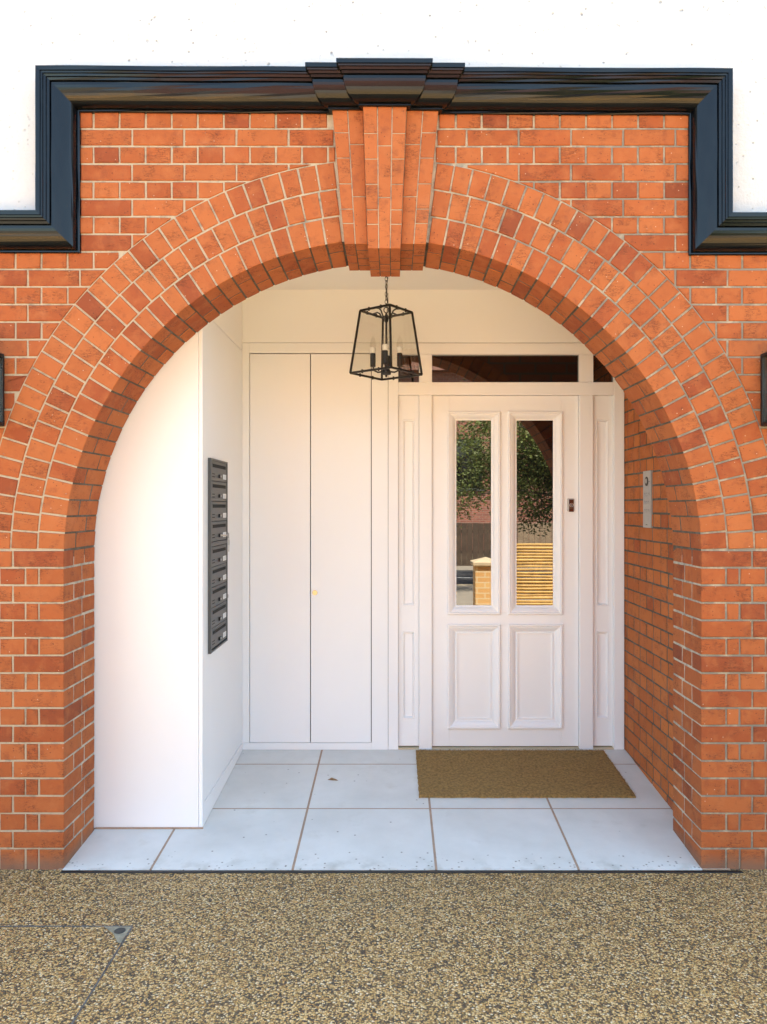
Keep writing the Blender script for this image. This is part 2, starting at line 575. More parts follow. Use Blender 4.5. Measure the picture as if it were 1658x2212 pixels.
def frame_sweep(x0, x1, z0, z1, prof, y):
    """mitred picture-frame moulding; prof = (inset from the outer edge, height proud of y)"""
    v, f = [], []
    n = len(prof)
    for sx, sz in ((0, 0), (1, 0), (1, 1), (0, 1)):
        for w, p in prof:
            v.append(((x1 - w) if sx else (x0 + w), y - p, (z1 - w) if sz else (z0 + w)))
    for c in range(4):
        d = (c + 1) % 4
        for i in range(n - 1):
            f.append([c * n + i, d * n + i, d * n + i + 1, c * n + i + 1])
    return v, f

# brick colours, linear
def lerp3(a, b, t):
    return tuple(a[i] + (b[i] - a[i]) * t for i in range(3))
C_LIGHT, C_MID, C_RED, C_DARK = (0.445, 0.136, 0.041), (0.365, 0.094, 0.027), (0.305, 0.073, 0.024), (0.220, 0.054, 0.022)
def brick_colour(kind):
    t = rnd.random()
    if kind == 'arch':
        if t < 0.70: c = lerp3(C_LIGHT, C_MID, rnd.random() * 0.75)
        elif t < 0.93: c = lerp3(C_MID, C_RED, rnd.random())
        else: c = lerp3(C_RED, C_DARK, rnd.random() * 0.6)
    elif kind == 'key':
        c = lerp3(C_LIGHT, C_MID, rnd.random() * 0.6)
    elif kind == 'inner':
        c = lerp3(C_LIGHT, C_MID, rnd.random() * 0.8) if t < 0.9 else C_RED
        c = (c[0] * 1.15, c[1] * 1.15, c[2] * 0.95)
    else:
        if t < 0.74: c = lerp3(C_LIGHT, C_MID, 0.2 + rnd.random() * 0.75)
        elif t < 0.95: c = lerp3(C_MID, C_RED, rnd.random())
        else: c = lerp3(C_RED, C_DARK, rnd.random() * 0.6)
    k = rnd.uniform(0.88, 1.0)
    return (c[0] * k, c[1] * k, c[2] * k, 1)

def brick_obj(vf, parent, kind, name='brick', loc=None):
    v, f = vf[0], vf[1]
    c = loc or tuple(sum(p[i] for p in v) / len(v) for i in range(3))
    o = link(name, v, f, BRICK, parent, c)
    o.color = brick_colour(kind)
    return o

# ------------------------------------------------------------------ measured layout (metres; facade at Y=0, porch floor edge at Z=0)
AX, AZ, AR, ARO = -0.05, 1.329, 1.3735, 1.718        # arch centre, inner and outer radius
JL, JR = AX - AR, AX + AR                            # jambs
JD = 0.342                                           # depth of the arch wall
BY = 1.332                                           # back wall of the porch
SX = -0.9136                                         # side of the white boxed enclosure
IWX = 1.395                                          # brick side wall of the porch
CEIL = 2.863
Z0, CH = 0.0771, 0.07568                             # first bed joint, course height
SLOPE, FZ = 0.066, -0.006                            # porch floor rises towards the door
def floor_z(y): return FZ + SLOPE * y
def bx_(x): return (x - 852) / 358.0                 # measured on the back wall plane
def bz_(y): return EYE - (y - 1095) / 358.0
XI, XR = -1.350, 1.266                               # brick field inside the hood mould
ZTL, ZTR, ZLL, ZLR = 3.246, 3.234, 2.641, 2.632
HTOP = 4.7                                           # top of the house front

# ------------------------------------------------------------------ ground and street
gm = [(-300, -300, -0.035), (300, -300, -0.035), (300, 300, -0.035), (-300, 300, -0.035)]
struct(link('ground', gm, [(0, 1, 2, 3)], GROUND))
def flat(name, x0, x1, y0, y1, z, mat):
    return struct(link(name, [(x0, y0, z), (x1, y0, z), (x1, y1, z), (x0, y1, z)], [(0, 1, 2, 3)], mat))
flat('driveway', -7, 7, -5.4, 0.4, -0.012, GRAVEL)
flat('pavement', -60, 60, -9.3, -5.4, -0.016, PAVE)
flat('road', -60, 60, -13.0, -9.45, -0.028, ASPHALT)
struct(box('kerb', -60, 60, -9.45, -9.3, -0.1, -0.008, STONE, None, 0.01))
flat('road_line', -60, 60, -11.1, -11.0, -0.024, LINE)
flat('far_pavement', -60, 60, -14.4, -13.0, -0.020, PAVE)

# ------------------------------------------------------------------ house mass (closes the porch and throws the shade in front)
sheet_box('house_body', -7, 7, 1.50, 9.0, -0.1, HTOP - 0.05, WHITE_WALL)['kind'] = 'structure'
sheet_box('house_roof', -7.0, 7.0, 0.02, 9.0, HTOP - 0.04, HTOP + 0.02, ROOF)['kind'] = 'structure'
sheet_box('house_side_left', -7, -2.2, 0.33, 1.49, -0.1, HTOP - 0.05, INNER_BRICK)['kind'] = 'structure'
sheet_box('house_side_right', 2.0, 7, 0.33, 1.49, -0.1, HTOP - 0.05, INNER_BRICK)['kind'] = 'structure'

# white rendered upper wall with its stepped lower edge
sw = 0.135
poly = [(-7, ZLL + sw), (XI - sw, ZLL + sw), (XI - sw, ZTL + sw), (XR + sw, ZTR + sw), (XR + sw, ZLR + sw), (7, ZLR + sw), (7, HTOP), (-7, HTOP)]
sv = [(p[0], -0.010, p[1]) for p in poly] + [(p[0], 0.32, p[1]) for p in poly]
n = len(poly)
sf = [list(range(n)), list(range(n, 2 * n))[::-1]] + [[i, (i + 1) % n, n + (i + 1) % n, n + i] for i in range(n)]
o = link('rendered_wall', sv, sf, STUCCO)
tag(o, 'white roughcast rendered upper wall stepped around the black hood mould', 'wall')

# ------------------------------------------------------------------ brick front wall
wall = thing('brick_wall', 'orange-red brick front wall in alternating header and stretcher courses around the arch', 'wall')
def mortar_slab():
    ym, yb = 0.005, JD - 0.006
    rj = AR + 0.0022
    m_ = 48
    arc = [math.pi - math.pi * k / m_ for k in range(m_ + 1)]
    ax = [(AX + rj * math.cos(a), AZ + rj * math.sin(a)) for a in arc]
    zt, zb = 3.40, -0.12
    v, f, mi = [], [], []
    def q(pts, m):
        b0 = len(v)
        v.extend(pts); f.append(list(range(b0, b0 + len(pts)))); mi.append(m)
    for y, mm in ((ym, 0), (yb, 3)):
        q([(-7, y, zb), (ax[0][0], y, zb), (ax[0][0], y, zt), (-7, y, zt)], mm)
        q([(ax[-1][0], y, zb), (7, y, zb), (7, y, zt), (ax[-1][0], y, zt)], mm)
        for i in range(m_):
            a, b_ = ax[i], ax[i + 1]
            q([(a[0], y, a[1]), (b_[0], y, b_[1]), (b_[0], y, zt), (a[0], y, zt)], mm)
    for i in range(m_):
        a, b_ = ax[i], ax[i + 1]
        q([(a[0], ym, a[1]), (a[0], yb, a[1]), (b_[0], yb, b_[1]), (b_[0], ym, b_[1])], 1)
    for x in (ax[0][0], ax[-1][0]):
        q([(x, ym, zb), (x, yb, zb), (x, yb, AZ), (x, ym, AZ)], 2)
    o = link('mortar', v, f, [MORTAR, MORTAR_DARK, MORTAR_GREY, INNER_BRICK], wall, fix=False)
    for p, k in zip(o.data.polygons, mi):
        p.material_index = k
mortar_slab()

def clip_circle(poly, cx, cz, r):
    """keep what lies outside the circle (one cut per brick)"""
    n = len(poly); out = []
    ins = [(p[0] - cx) ** 2 + (p[1] - cz) ** 2 < r * r for p in poly]
    if not any(ins):
        return poly
    if all(ins):
        return None
    # rotate so that we begin at an outside vertex following an inside one
    s = next(i for i in range(n) if not ins[i] and ins[i - 1])
    poly = poly[s:] + poly[:s]; ins = ins[s:] + ins[:s]
    def hit(a, b_):
        lo, hi = 0.0, 1.0
        ia = (a[0] - cx) ** 2 + (a[1] - cz) ** 2 < r * r
        for _ in range(40):
            mid = (lo + hi) / 2
            p = (a[0] + (b_[0] - a[0]) * mid, a[1] + (b_[1] - a[1]) * mid)
            if ((p[0] - cx) ** 2 + (p[1] - cz) ** 2 < r * r) == ia: lo = mid
            else: hi = mid
        return (a[0] + (b_[0] - a[0]) * lo, a[1] + (b_[1] - a[1]) * lo)
    entry = hit(poly[-1], poly[0])
    out.append(entry)
    i = 0
    while i < n and not ins[i]:
        out.append(poly[i]); i += 1
    ex = hit(poly[i - 1], poly[i])
    out.append(ex)
    a0 = math.atan2(ex[1] - cz, ex[0] - cx); a1 = math.atan2(entry[1] - cz, entry[0] - cx)
    k = max(1, int(abs(a1 - a0) * r / 0.06))
    for j in range(1, k):
        a = a0 + (a1 - a0) * j / k
        out.append((cx + r * math.cos(a), cz + r * math.sin(a)))
    return out

def poly_area(p):
    return abs(sum(p[i][0] * p[(i + 1) % len(p)][1] - p[(i + 1) % len(p)][0] * p[i][1] for i in range(len(p)))) / 2

JT = 0.0090
far_v, far_f = [], []
far_polys = []
n_face = 0
KEY_L = lambda z: -0.2138 + (-0.265 + 0.2138) * (z - 2.672) / (3.233 - 2.672)
KEY_R = lambda z: 0.1376 + (0.190 - 0.1376) * (z - 2.672) / (3.233 - 2.672)
def face_brick(x0, x1, i, y1=0.1, kind='wall'):
    """one facing brick of course i between two perpends"""
    global n_face
    z0, z1 = Z0 + CH * i + JT / 2, Z0 + CH * (i + 1) - JT / 2
    if i == -1: z0 = -0.02
    if z0 > 2.645:
        if x1 < XI + 0.01 or x0 > XR - 0.01: return
        x0, x1 = max(x0, XI - 0.004), min(x1, XR + 0.004)
    zm = (z0 + z1) / 2
    if z0 > 2.6 and x0 > KEY_L(zm) - 0.01 and x1 < KEY_R(zm) + 0.01: return
    if z0 > 2.6:
        if x0 < KEY_L(zm) < x1: x1 = KEY_L(zm) - 0.006
        if x0 < KEY_R(zm) < x1: x0 = KEY_R(zm) + 0.006
    if x1 - x0 < 0.018: return
    j = lambda: rnd.uniform(-0.0011, 0.0011)
    pl = [(x0 + j(), z0 + j()), (x1 + j(), z0 + j()), (x1 + j(), z1 + j()), (x0 + j(), z1 + j())]
    if i >= 17:
        pl = clip_circle(pl, AX, AZ, ARO + 0.006)
        if pl is None or poly_area(pl) < 0.00035: return
    yy = rnd.uniform(-0.0014, 0.0012)
    inside = x1 > -1.74 and x0 < 1.65
    if inside:
        v, f, c = prism(pl, yy, y1, 0.0026)
        brick_obj((v, f), wall, kind, loc=c)
        n_face += 1
    else:
        v, f, c = prism(pl, yy, 0.05, 0.0026)
        b0 = len(far_v)
        far_v.extend(v); far_f.extend([[k + b0 for k in q] for q in f])

XOUT_L, XOUT_R = -2.75, 2.65
for i in range(-1, 42):
    st = (i % 2 == 0)
    if i < 17:
        for side in (-1, 1):
            jx = JL if side < 0 else JR
            xs = [0.0]
            if st:
                x = 0.2205
                while x < 1.6: xs.append(x); x += 0.225
            else:
                xs += [0.108, 0.166]
                x = 0.166 + 0.1125
                while x < 1.6: xs.append(x); x += 0.1125
            for a, b_ in zip(xs[:-1], xs[1:]):
                a2 = a + (JT / 2 if a > 0 else 0.0); b2 = b_ - JT / 2
                x0, x1 = (jx - b2, jx - a2) if side < 0 else (jx + a2, jx + b2)
                if x1 < XOUT_L or x0 > XOUT_R: continue
                depth = 0.104 if a == 0 and st else (0.192 if a == 0 else 0.1)
                face_brick(x0, x1, i, depth)
            # the reveal behind the corner brick
            z0, z1 = Z0 + CH * i + JT / 2, Z0 + CH * (i + 1) - JT / 2
            if i == -1: z0 = -0.05
            segs = [(0.1125, 0.221), (0.229, JD - 0.002)] if st else [(0.2005, JD - 0.002)]
            for y0, y1 in segs:
                x0, x1 = (jx - 0.1, jx) if side < 0 else (jx, jx + 0.1)
                e = rnd.uniform(-0.0012, 0.0012)
                brick_obj(cbox(x0 + e, x1 + e, y0, y1, z0, z1, 0.0026, 0.001), wall, 'wall')
                n_face += 1
    else:
        for side in (-1, 1):
            if side < 0:
                base, stp = (-1.1297, 0.2249) if st else (-1.2958, 0.1123)
                x = base - stp * 8 if st else base - stp * 14
                while x < AX + 0.02:
                    x0, x1 = max(x, XOUT_L), min(x + stp, AX)
                    if x1 > x0: face_brick(x0 + JT / 2, x1 - JT / 2, i)
                    x += stp
            else:
                base, stp = (1.2124, 0.225) if st else (1.164, 0.1123)
                x = base + stp * 8 if st else base + stp * 14
                while x > AX - 0.02:
                    x0, x1 = max(x - stp, AX), min(x, XOUT_R)
                    if x1 > x0: face_brick(x0 + JT / 2, x1 - JT / 2, i)
                    x -= stp
o = link('brickwork', far_v, far_f, BRICK, wall)
o.color = (*C_MID, 1)
o['kind'] = 'stuff'

# ------------------------------------------------------------------ arch of three brick rings
arch = thing('brick_arch', 'three-ring semicircular arch of rubbed orange brick headers over the porch', 'arch', (AX, 0, 0))
def voussoir(r0, r1, a0, a1, y0, y1):
    g = 0.0043
    pts = []
    for r, sgn in ((r0, 1), (r1, 1)):
        da = g / r
        pts.append([(AX + r * math.cos(a0 + da), AZ + r * math.sin(a0 + da)), (AX + r * math.cos(a1 - da), AZ + r * math.sin(a1 - da))])
    j = lambda: rnd.uniform(-0.0009, 0.0009)
    pl = [pts[0][0], pts[0][1], pts[1][1], pts[1][0]]
    pl = [(p[0] + j(), p[1] + j()) for p in pl]
    v, f, c = prism(pl, y0, y1, 0.0026)
    brick_obj((v, f), arch, 'arch', loc=c)
n_arch = 0
rings = [(AR, AR + 0.110), (AR + 0.1185, AR + 0.2265), (AR + 0.235, ARO)]
for ri, (r0, r1) in enumerate(rings):
    rm = (r0 + r1) / 2
    t0 = math.asin((Z0 + CH * 17 - AZ) / rm) + 0.002
    zk = AZ + rm
    tr = math.acos((KEY_R(zk) + 0.006 - AX) / rm)
    tl = math.acos((KEY_L(zk) - 0.006 - AX) / rm)
    pitch = (0.0712, 0.0762, 0.0765)[ri] / (AR if ri == 0 else r0)
    for a, b_ in ((t0, tr), (tl, math.pi - t0)):
        cnt = max(1, round((b_ - a) / pitch))
        for k in range(cnt):
            a0, a1 = a + (b_ - a) * k / cnt, a + (b_ - a) * (k + 1) / cnt
            e = rnd.uniform(-0.0013, 0.0010)
            if ri == 0:
                s = 0.118 if k % 2 == 0 else 0.218
                voussoir(r0, r1, a0, a1, e, s)
                voussoir(r0 + rnd.uniform(-.001, .001), r1, a0, a1, s + 0.0125, JD - 0.001)
                n_arch += 2
            else:
                voussoir(r0, r1, a0, a1, e, 0.1)
                n_arch += 1

# ------------------------------------------------------------------ stepped keystone
key = thing('keystone', 'stepped brick keystone of seven tapering columns breaking forward over the arch', 'keystone', (-0.04, 0, 2.64))
PC, PW = 0.062, 0.031
zc1 = [3.26, 3.130, 3.022, 2.915, 2.807, 2.746, 2.641]
zc2 = [3.26, 3.078, 2.859, 2.641]
zw1 = [3.26, 3.148, 3.040, 2.930, 2.822, 2.761, 2.670]
zw2 = [3.26, 3.098, 2.875, 2.670]
cols = [  # top left, top right, bottom left, bottom right, projection, cuts
    (-0.265, -0.198, -0.2138, -0.166, PW, zw1), (-0.198, -0.131, -0.166, -0.112, PW, zw2),
    (-0.1335, -0.0706, -0.113, -0.0655, PC, zc1), (-0.0706, -0.0082, -0.0655, -0.0165, PC, zc2), (-0.0082, 0.0542, -0.0165, 0.0292, PC, zc1),
    (0.052, 0.1225, 0.028, 0.0838, PW, zw2), (0.1225, 0.190, 0.0838, 0.1376, PW, zw1)]
def key_brick(col, za, zb, y0, y1):
    tl, tr, bl, br, p, cuts = col
    zt_, zbm = 3.233, cuts[-1]
    def edge(t, b_, z): return b_ + (t - b_) * (z - zbm) / (zt_ - zbm)
    g = 0.0021
    pl = [(edge(tl, bl, zb) + g, zb + g), (edge(tr, br, zb) - g, zb + g), (edge(tr, br, za) - g, za - g), (edge(tl, bl, za) + g, za - g)]
    v, f, c = prism(pl, y0, y1, 0.0018)
    brick_obj((v, f), key, 'key', loc=c)
for ci, col in enumerate(cols):
    cuts = col[5]
    for za, zb in zip(cuts[:-1], cuts[1:]):
        e = rnd.uniform(-0.0008, 0.0008)
        last = zb == cuts[-1]
        if last:
            s = [0.05, 0.155, 0.26] if ci % 2 else [0.115, 0.225]
            ys = [-col[4] + e] + s + [JD - 0.002]
            key_brick(col, za, zb, ys[0], ys[1])
            for a, b_ in zip(ys[1:-1], ys[2:]):
                key_brick(col, za, zb, a + 0.010, b_)
        else:
            key_brick(col, za, zb, -col[4] + e, 0.12)
kv, kf = [], []
for x0t, x1t, x0b, x1b, p, zb in ((-0.2625, 0.1875, -0.2113, 0.1351, PW, 2.6735), (-0.1315, 0.0522, -0.111, 0.0272, PC, 2.6445)):
    b0 = len(kv)
    for y in (-p + 0.0035, 0.335):
        kv += [(x0b, y, zb), (x1b, y, zb), (x1t, y, 3.25), (x0t, y, 3.25)]
    kf += [[b0 + i for i in q] for q in ((0, 1, 2, 3), (7, 6, 5, 4), (0, 4, 5, 1), (1, 5, 6, 2), (2, 6, 7, 3), (3, 7, 4, 0))]
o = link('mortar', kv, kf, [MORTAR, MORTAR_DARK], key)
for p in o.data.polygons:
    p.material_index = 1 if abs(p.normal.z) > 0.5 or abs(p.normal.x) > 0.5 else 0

# ------------------------------------------------------------------ black hood mould
hood = thing('hood_mould', 'glossy black moulded hood stepping around the brickwork above the arch', 'moulding', (0, 0, 3.24))
prof = [(0, -0.006), (0, 0.010), (0.003, 0.013), (0.008, 0.013), (0.010, 0.009)]
for k in range(13):
    t = math.pi / 2 * k / 12
    prof.append((0.011 + 0.083 * (1 - math.cos(t)), 0.016 + 0.0565 * math.sin(t)))
prof += [(0.0945, 0.067), (0.098, 0.067), (0.100, 0.078), (0.110, 0.080), (0.112, 0.086), (0.121, 0.088),
         (0.123, 0.093), (0.130, 0.094), (0.131, 0.100), (0.147, 0.101), (0.150, 0.099), (0.150, -0.006)]
def ztop(x): return ZTL + (ZTR - ZTL) * (x - XI) / (XR - XI)
def st_left(x): return [(x, -p, ZLL + w) for w, p in prof]
def st_right(x): return [(x, -p, ZLR + w) for w, p in prof]
def st_plan(x, y, sgn): return [(x + sgn * p, y - p, ztop(x) + w) for w, p in prof]
s0, s1, s2 = st_left(-7), [(XI - w, -p, ZLL + w) for w, p in prof], [(XI - w, -p, ZTL + w) for w, p in prof]
s3, s4, s5 = [(XR + w, -p, ZTR + w) for w, p in prof], [(XR + w, -p, ZLR + w) for w, p in prof], st_right(7)
kxl, kcl, kcr, kxr = -0.268, -0.137, 0.058, 0.193
mid = [st_plan(kxl, 0, -1), st_plan(kxl, -PW, -1), st_plan(kcl, -PW, -1), st_plan(kcl, -PC, -1), st_plan(kcr, -PC, 1), st_plan(kcr, -PW, 1), st_plan(kxr, -PW, 1), st_plan(kxr, 0, 1)]
def wob(s, k):      # old paint-thickened timber is never dead straight
    return [(p[0], p[1] + 0.0009 * math.sin(k * 2.1 + i), p[2] + 0.0011 * math.sin(k * 1.3)) for i, p in enumerate(s)]
def between(a, b_, m_):
    out = [a]
    for k in range(1, m_):
        t = k / m_
        out.append(wob([tuple(x + (y - x) * t for x, y in zip(p, q)) for p, q in zip(a, b_)], k))
    return out + [b_]
def run(stations, name='moulding_length'):
    v, f = [], []
    n = len(prof)
    for s in stations: v += s
    for i in range(len(stations) - 1):
        for k in range(n - 1):
            f.append([i * n + k, i * n + k + 1, (i + 1) * n + k + 1, (i + 1) * n + k])
    f.append(list(range(n))); f.append(list(range((len(stations) - 1) * n, len(stations) * n))[::-1])
    return link(name, v, f, BLACK_GLOSS, hood)
run(between(s0, s1, 8)); run(between(s1, s2, 5))
run(between(s2, mid[0], 7)); run(mid, 'keystone_moulding'); run(between(mid[-1], s3, 7))
run(between(s3, s4, 5)); run(between(s4, s5, 8))

# ------------------------------------------------------------------ porch shell
flv, flf = [], []
struct(sheet_box('ceiling', JL - 0.6, IWX + 0.2, JD - 0.004, BY + 0.1, CEIL, CEIL + 0.05, WHITE_WALL))
xj = bx_(839)
zj = bz_(740)
bw = thing('porch_back_wall', 'smooth white board panelling above the cupboard and the front door', 'wall', (0, BY, zj))
box('panel', SX - 0.025, xj - 0.001, BY + 0.001, BY + 0.03, zj + 0.0015, CEIL + 0.01, WHITE, bw, 0.001)
box('panel', xj + 0.001, IWX + 0.02, BY + 0.001, BY + 0.03, zj + 0.0015, CEIL + 0.01, WHITE, bw, 0.001)
box('backing', JL - 0.4, IWX + 0.3, BY + 0.075, BY + 0.15, -0.1, CEIL + 0.04, VOID, bw, 0.001)

# brick side wall of the porch
side = thing('porch_side_wall', 'brick side wall inside the porch carrying the steel intercom', 'wall', (IWX, 0, 0))
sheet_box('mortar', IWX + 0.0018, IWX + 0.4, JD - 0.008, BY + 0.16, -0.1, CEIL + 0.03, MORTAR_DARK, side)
for i in range(-1, 37):
    z0, z1 = Z0 + CH * i + JT / 2, Z0 + CH * (i + 1) - JT / 2
    if i % 2 == 0:
        ys = [JD + 0.004 + 0.03] + [JD + 0.034 + 0.1125 * k for k in range(1, 9)]
    else:
        ys = [JD + 0.004 + 0.05] + [JD + 0.054 + 0.225 * k for k in range(1, 5)]
    ys = [JD - 0.004] + ys + [BY + 0.05]
    for a, b_ in zip(ys[:-1], ys[1:]):
        e = rnd.uniform(-0.0012, 0.0004)
        brick_obj(cbox(IWX + e, IWX + 0.1, a + 0.0065, b_ - 0.0065, z0, z1, 0.0022, 0.001), side, 'inner')

# boxed enclosure on the left
enc = thing('boxed_enclosure', 'tall white boxed enclosure beside the left brick jamb with mailboxes in its side', 'cupboard', (SX, 0.36, 0))
fzb = floor_z(0.352) + 0.003
box('front_panel', JL - 0.3, -0.9325, 0.352, 0.372, fzb, CEIL, WHITE, enc, 0.0008)
box('corner_post', -0.9310, SX, 0.352, 0.392, fzb, CEIL, WHITE, enc, 0.0012)
box('side_panel', SX - 0.03, SX - 0.004, 0.3925, BY - 0.0015, 0.128, 2.490, WHITE, enc, 0.0008)
box('side_panel', SX - 0.03, SX - 0.004, 0.3925, BY - 0.0015, 2.493, CEIL, WHITE, enc, 0.0008)
box('sealant', JL, SX + 0.004, 0.346, 0.3525, fzb - 0.012, fzb + 0.004, GROUT, enc, 0.001)
skv = []
for x in (SX - 0.03, SX):
    for y in (0.3925, BY - 0.001):
        skv += [(x, y, floor_z(y) + 0.002), (x, y, 0.126)]
link('skirting', skv, [(0, 1, 3, 2), (4, 6, 7, 5), (0, 4, 5, 1), (2, 3, 7, 6), (0, 2, 6, 4), (1, 5, 7, 3)], WHITE, enc)

# porch floor: sloping bed of brown grout and pale tiles
pf = thing('porch_floor', 'pale grey square tiled porch floor with brown grout joints', 'floor')
pf['kind'] = 'structure'
bv = []
for x in (JL - 0.02, IWX + 0.05):
    for y in (-0.006, BY + 0.08):
        bv += [(x, y, floor_z(y) - 0.06), (x, y, floor_z(y) - 0.0009)]
link('grout_bed', bv, [(0, 1, 3, 2), (4, 6, 7, 5), (0, 4, 5, 1), (2, 3, 7, 6), (0, 2, 6, 4), (1, 5, 7, 3)], GROUT, pf)
tx = [-1.435, -1.046, -0.436, 0.181, 0.793, IWX + 0.03]
ty = [-0.012, 0.560, 1.118, BY + 0.06]
for a, b_ in zip(tx[:-1], tx[1:]):
    for c, d in zip(ty[:-1], ty[1:]):
        x0, x1 = a + 0.0055, b_ - 0.0055
        y0, y1 = c + (0.0055 if c > 0 else 0), d - 0.0055
        pieces = [(x0, x1, y0, y1)]
        if b_ > 1.2 and c < 0:      # notched round the pier
            xp, yp = JR + 0.0, JD
            pts = [(x0, y0), (xp, y0), (xp, yp), (x1, yp), (x1, y1), (x0, y1)]
        elif a < -1.4 and c < 0:
            pts = [(JL, y0), (x1, y0), (x1, y1), (JL, y1)]
        else:
            pts = [(x0, y0), (x1, y0), (x1, y1), (x0, y1)]
        m_ = len(pts)
        v = [(p[0], p[1], floor_z(p[1])) for p in pts] + [(p[0], p[1], floor_z(p[1]) - 0.012) for p in pts]
        f = [list(range(m_)), list(range(m_, 2 * m_))[::-1]] + [[k, (k + 1) % m_, m_ + (k + 1) % m_, m_ + k] for k in range(m_)]
        link('tile', v, f, TILE, pf)

# slot drain along the edge of the floor
dr = box('slot_drain', JL + 0.0, 1.49, -0.034, -0.0135, -0.03, -0.0085, BLACK_METAL, None, 0.001)
tag(dr, 'thin black slot drain between the gravel and the tiled porch floor', 'drain')

# ------------------------------------------------------------------ tall flush cupboard
cup = thing('flush_cupboard', 'tall white flush cupboard with two plain doors left of the front door', 'cupboard', (bx_(670), BY, 0))
zt1, zb1 = bz_(763), bz_(1605)
fb = floor_z(BY) + 0.001
cxs = [SX, bx_(539.5), bx_(671), bx_(802.5), xj - 0.001]
yb_ = BY + 0.028
box('stile', cxs[0] - 0.025, cxs[1] - 0.0015, BY, yb_, zb1 + 0.0, zj - 0.0012, WHITE, cup, 0.0008)
box('stile', cxs[3] + 0.0025, cxs[4], BY, yb_, fb, zj - 0.0012, WHITE, cup, 0.0008)
box('top_rail', cxs[1] - 0.001, cxs[3] + 0.002, BY + 0.0005, yb_, zt1 + 0.002, zj - 0.0012, WHITE, cup, 0.0008)
box('bottom_rail', cxs[0] - 0.025, cxs[3] + 0.002, BY - 0.001, yb_, fb, zb1 - 0.0015, WHITE, cup, 0.0008)
d1 = box('door', cxs[1] + 0.0022, cxs[2] - 0.0027, BY, BY + 0.022, zb1 + 0.0012, zt1 - 0.0040, WHITE, cup, 0.0008)
d2 = box('door', cxs[2] + 0.0027, cxs[3] - 0.0022, BY - 0.0008, BY + 0.022, zb1 + 0.0012, zt1 - 0.0040, WHITE, cup, 0.0008)
kx, kz = bx_(680.5), bz_(1280.5)
v, f = join(disc_y(kx, kz, 0.0155, BY - 0.005, BY - 0.0008, 24, 0.014), disc_y(kx, kz, 0.011, BY - 0.0065, BY - 0.004, 24))
kn = link('knob', v, f, BRASS, d2, (kx, BY, kz))
v, f = frame_sweep(0, 0, 0, 0, [(0, 0)], 0)
# black sheet behind the doors, standing in for the shade in the gaps
box('gap_shade_sheet', cxs[0], cxs[4], BY + 0.032, BY + 0.04, fb, zj, VOID, cup, 0.001)

# ------------------------------------------------------------------ front door frame
df = thing('door_frame', 'white timber door frame with transom lights and slim side panels', 'door frame', (bx_(1095), BY, 0))
X = {k: bx_(k) for k in (839, 861, 906, 934, 1253, 1283, 1328, 1355)}
zh0, zh1, zr0, zr1 = bz_(765), bz_(740), bz_(853), bz_(825)
yd = BY + 0.06
g_ = 0.0004
box('post', xj + 0.001, X[861], BY, yd, fb, zj - 0.0012, WHITE_DOOR, df, 0.002)
box('mullion', X[906], X[934], BY + 0.001, yd, fb, zr0 - g_, WHITE_DOOR, df, 0.003)
box('mullion', X[1253], X[1283], BY + 0.001, yd, fb, zr0 - g_, WHITE_DOOR, df, 0.003)
box('post', X[1328], IWX - 0.004, BY, yd, fb, zj - 0.0012, WHITE_DOOR, df, 0.002)
box('head', X[861] + g_, X[1328] - g_, BY + 0.0005, yd, zh0, zj - 0.0012, WHITE_DOOR, df, 0.002)
box('transom_rail', X[861] + g_, X[1328] - g_, BY + 0.0005, yd, zr0, zr1, WHITE_DOOR, df, 0.003)
box('mullion', X[906], X[934], BY + 0.001, yd, zr1 + g_, zh0 - g_, WHITE_DOOR, df, 0.002)
box('mullion', X[1253], X[1283], BY + 0.001, yd, zr1 + g_, zh0 - g_, WHITE_DOOR, df, 0.002)
for a, b_ in ((861, 906), (934, 1253), (1283, 1328)):
    box('transom_pane', X[a], X[b_], BY + 0.030, BY + 0.036, zr1, zh0, PANE, df, 0.0004)
# slim side panels: a board with two sunk, moulded panels
for a, b_ in ((861, 906), (1283, 1328)):
    x0, x1 = X[a] + 0.001, X[b_] - 0.001
    px0, px1 = x0 + 0.024, x1 - 0.024
    ys0 = BY + 0.028
    cuts = [(bz_(1310), bz_(905)), (bz_(1556), bz_(1366))]
    zb, zt = bz_(1614.8), zr0 - 0.001
    box('panel_stile', x0, px0, ys0, yd, zb, zt, WHITE_DOOR, df, 0.0008)
    box('panel_stile', px1, x1, ys0, yd, zb, zt, WHITE_DOOR, df, 0.0008)
    box('panel_rail', px0, px1, ys0, yd, cuts[0][1], zt, WHITE_DOOR, df, 0.0008)
    box('panel_rail', px0, px1, ys0, yd, cuts[1][1], cuts[0][0], WHITE_DOOR, df, 0.0008)
    box('panel_rail', px0, px1, ys0, yd, zb, cuts[1][0], WHITE_DOOR, df, 0.0008)
    for z0, z1 in cuts:
        box('sunk_panel', px0, px1, ys0 + 0.016, yd - 0.002, z0, z1, WHITE_DOOR, df, 0.0005)
        v, f = frame_sweep(px0, px1, z0, z1, [(0, 0.0), (0.002, 0.003), (0.006, 0.003), (0.009, -0.003), (0.012, -0.010), (0.014, -0.0155)], ys0)
        link('panel_moulding', v, f, WHITE_DOOR, df)
box('threshold', X[861], X[1328], BY + 0.006, yd, fb - 0.004, bz_(1617.4), STONE, df, 0.001)

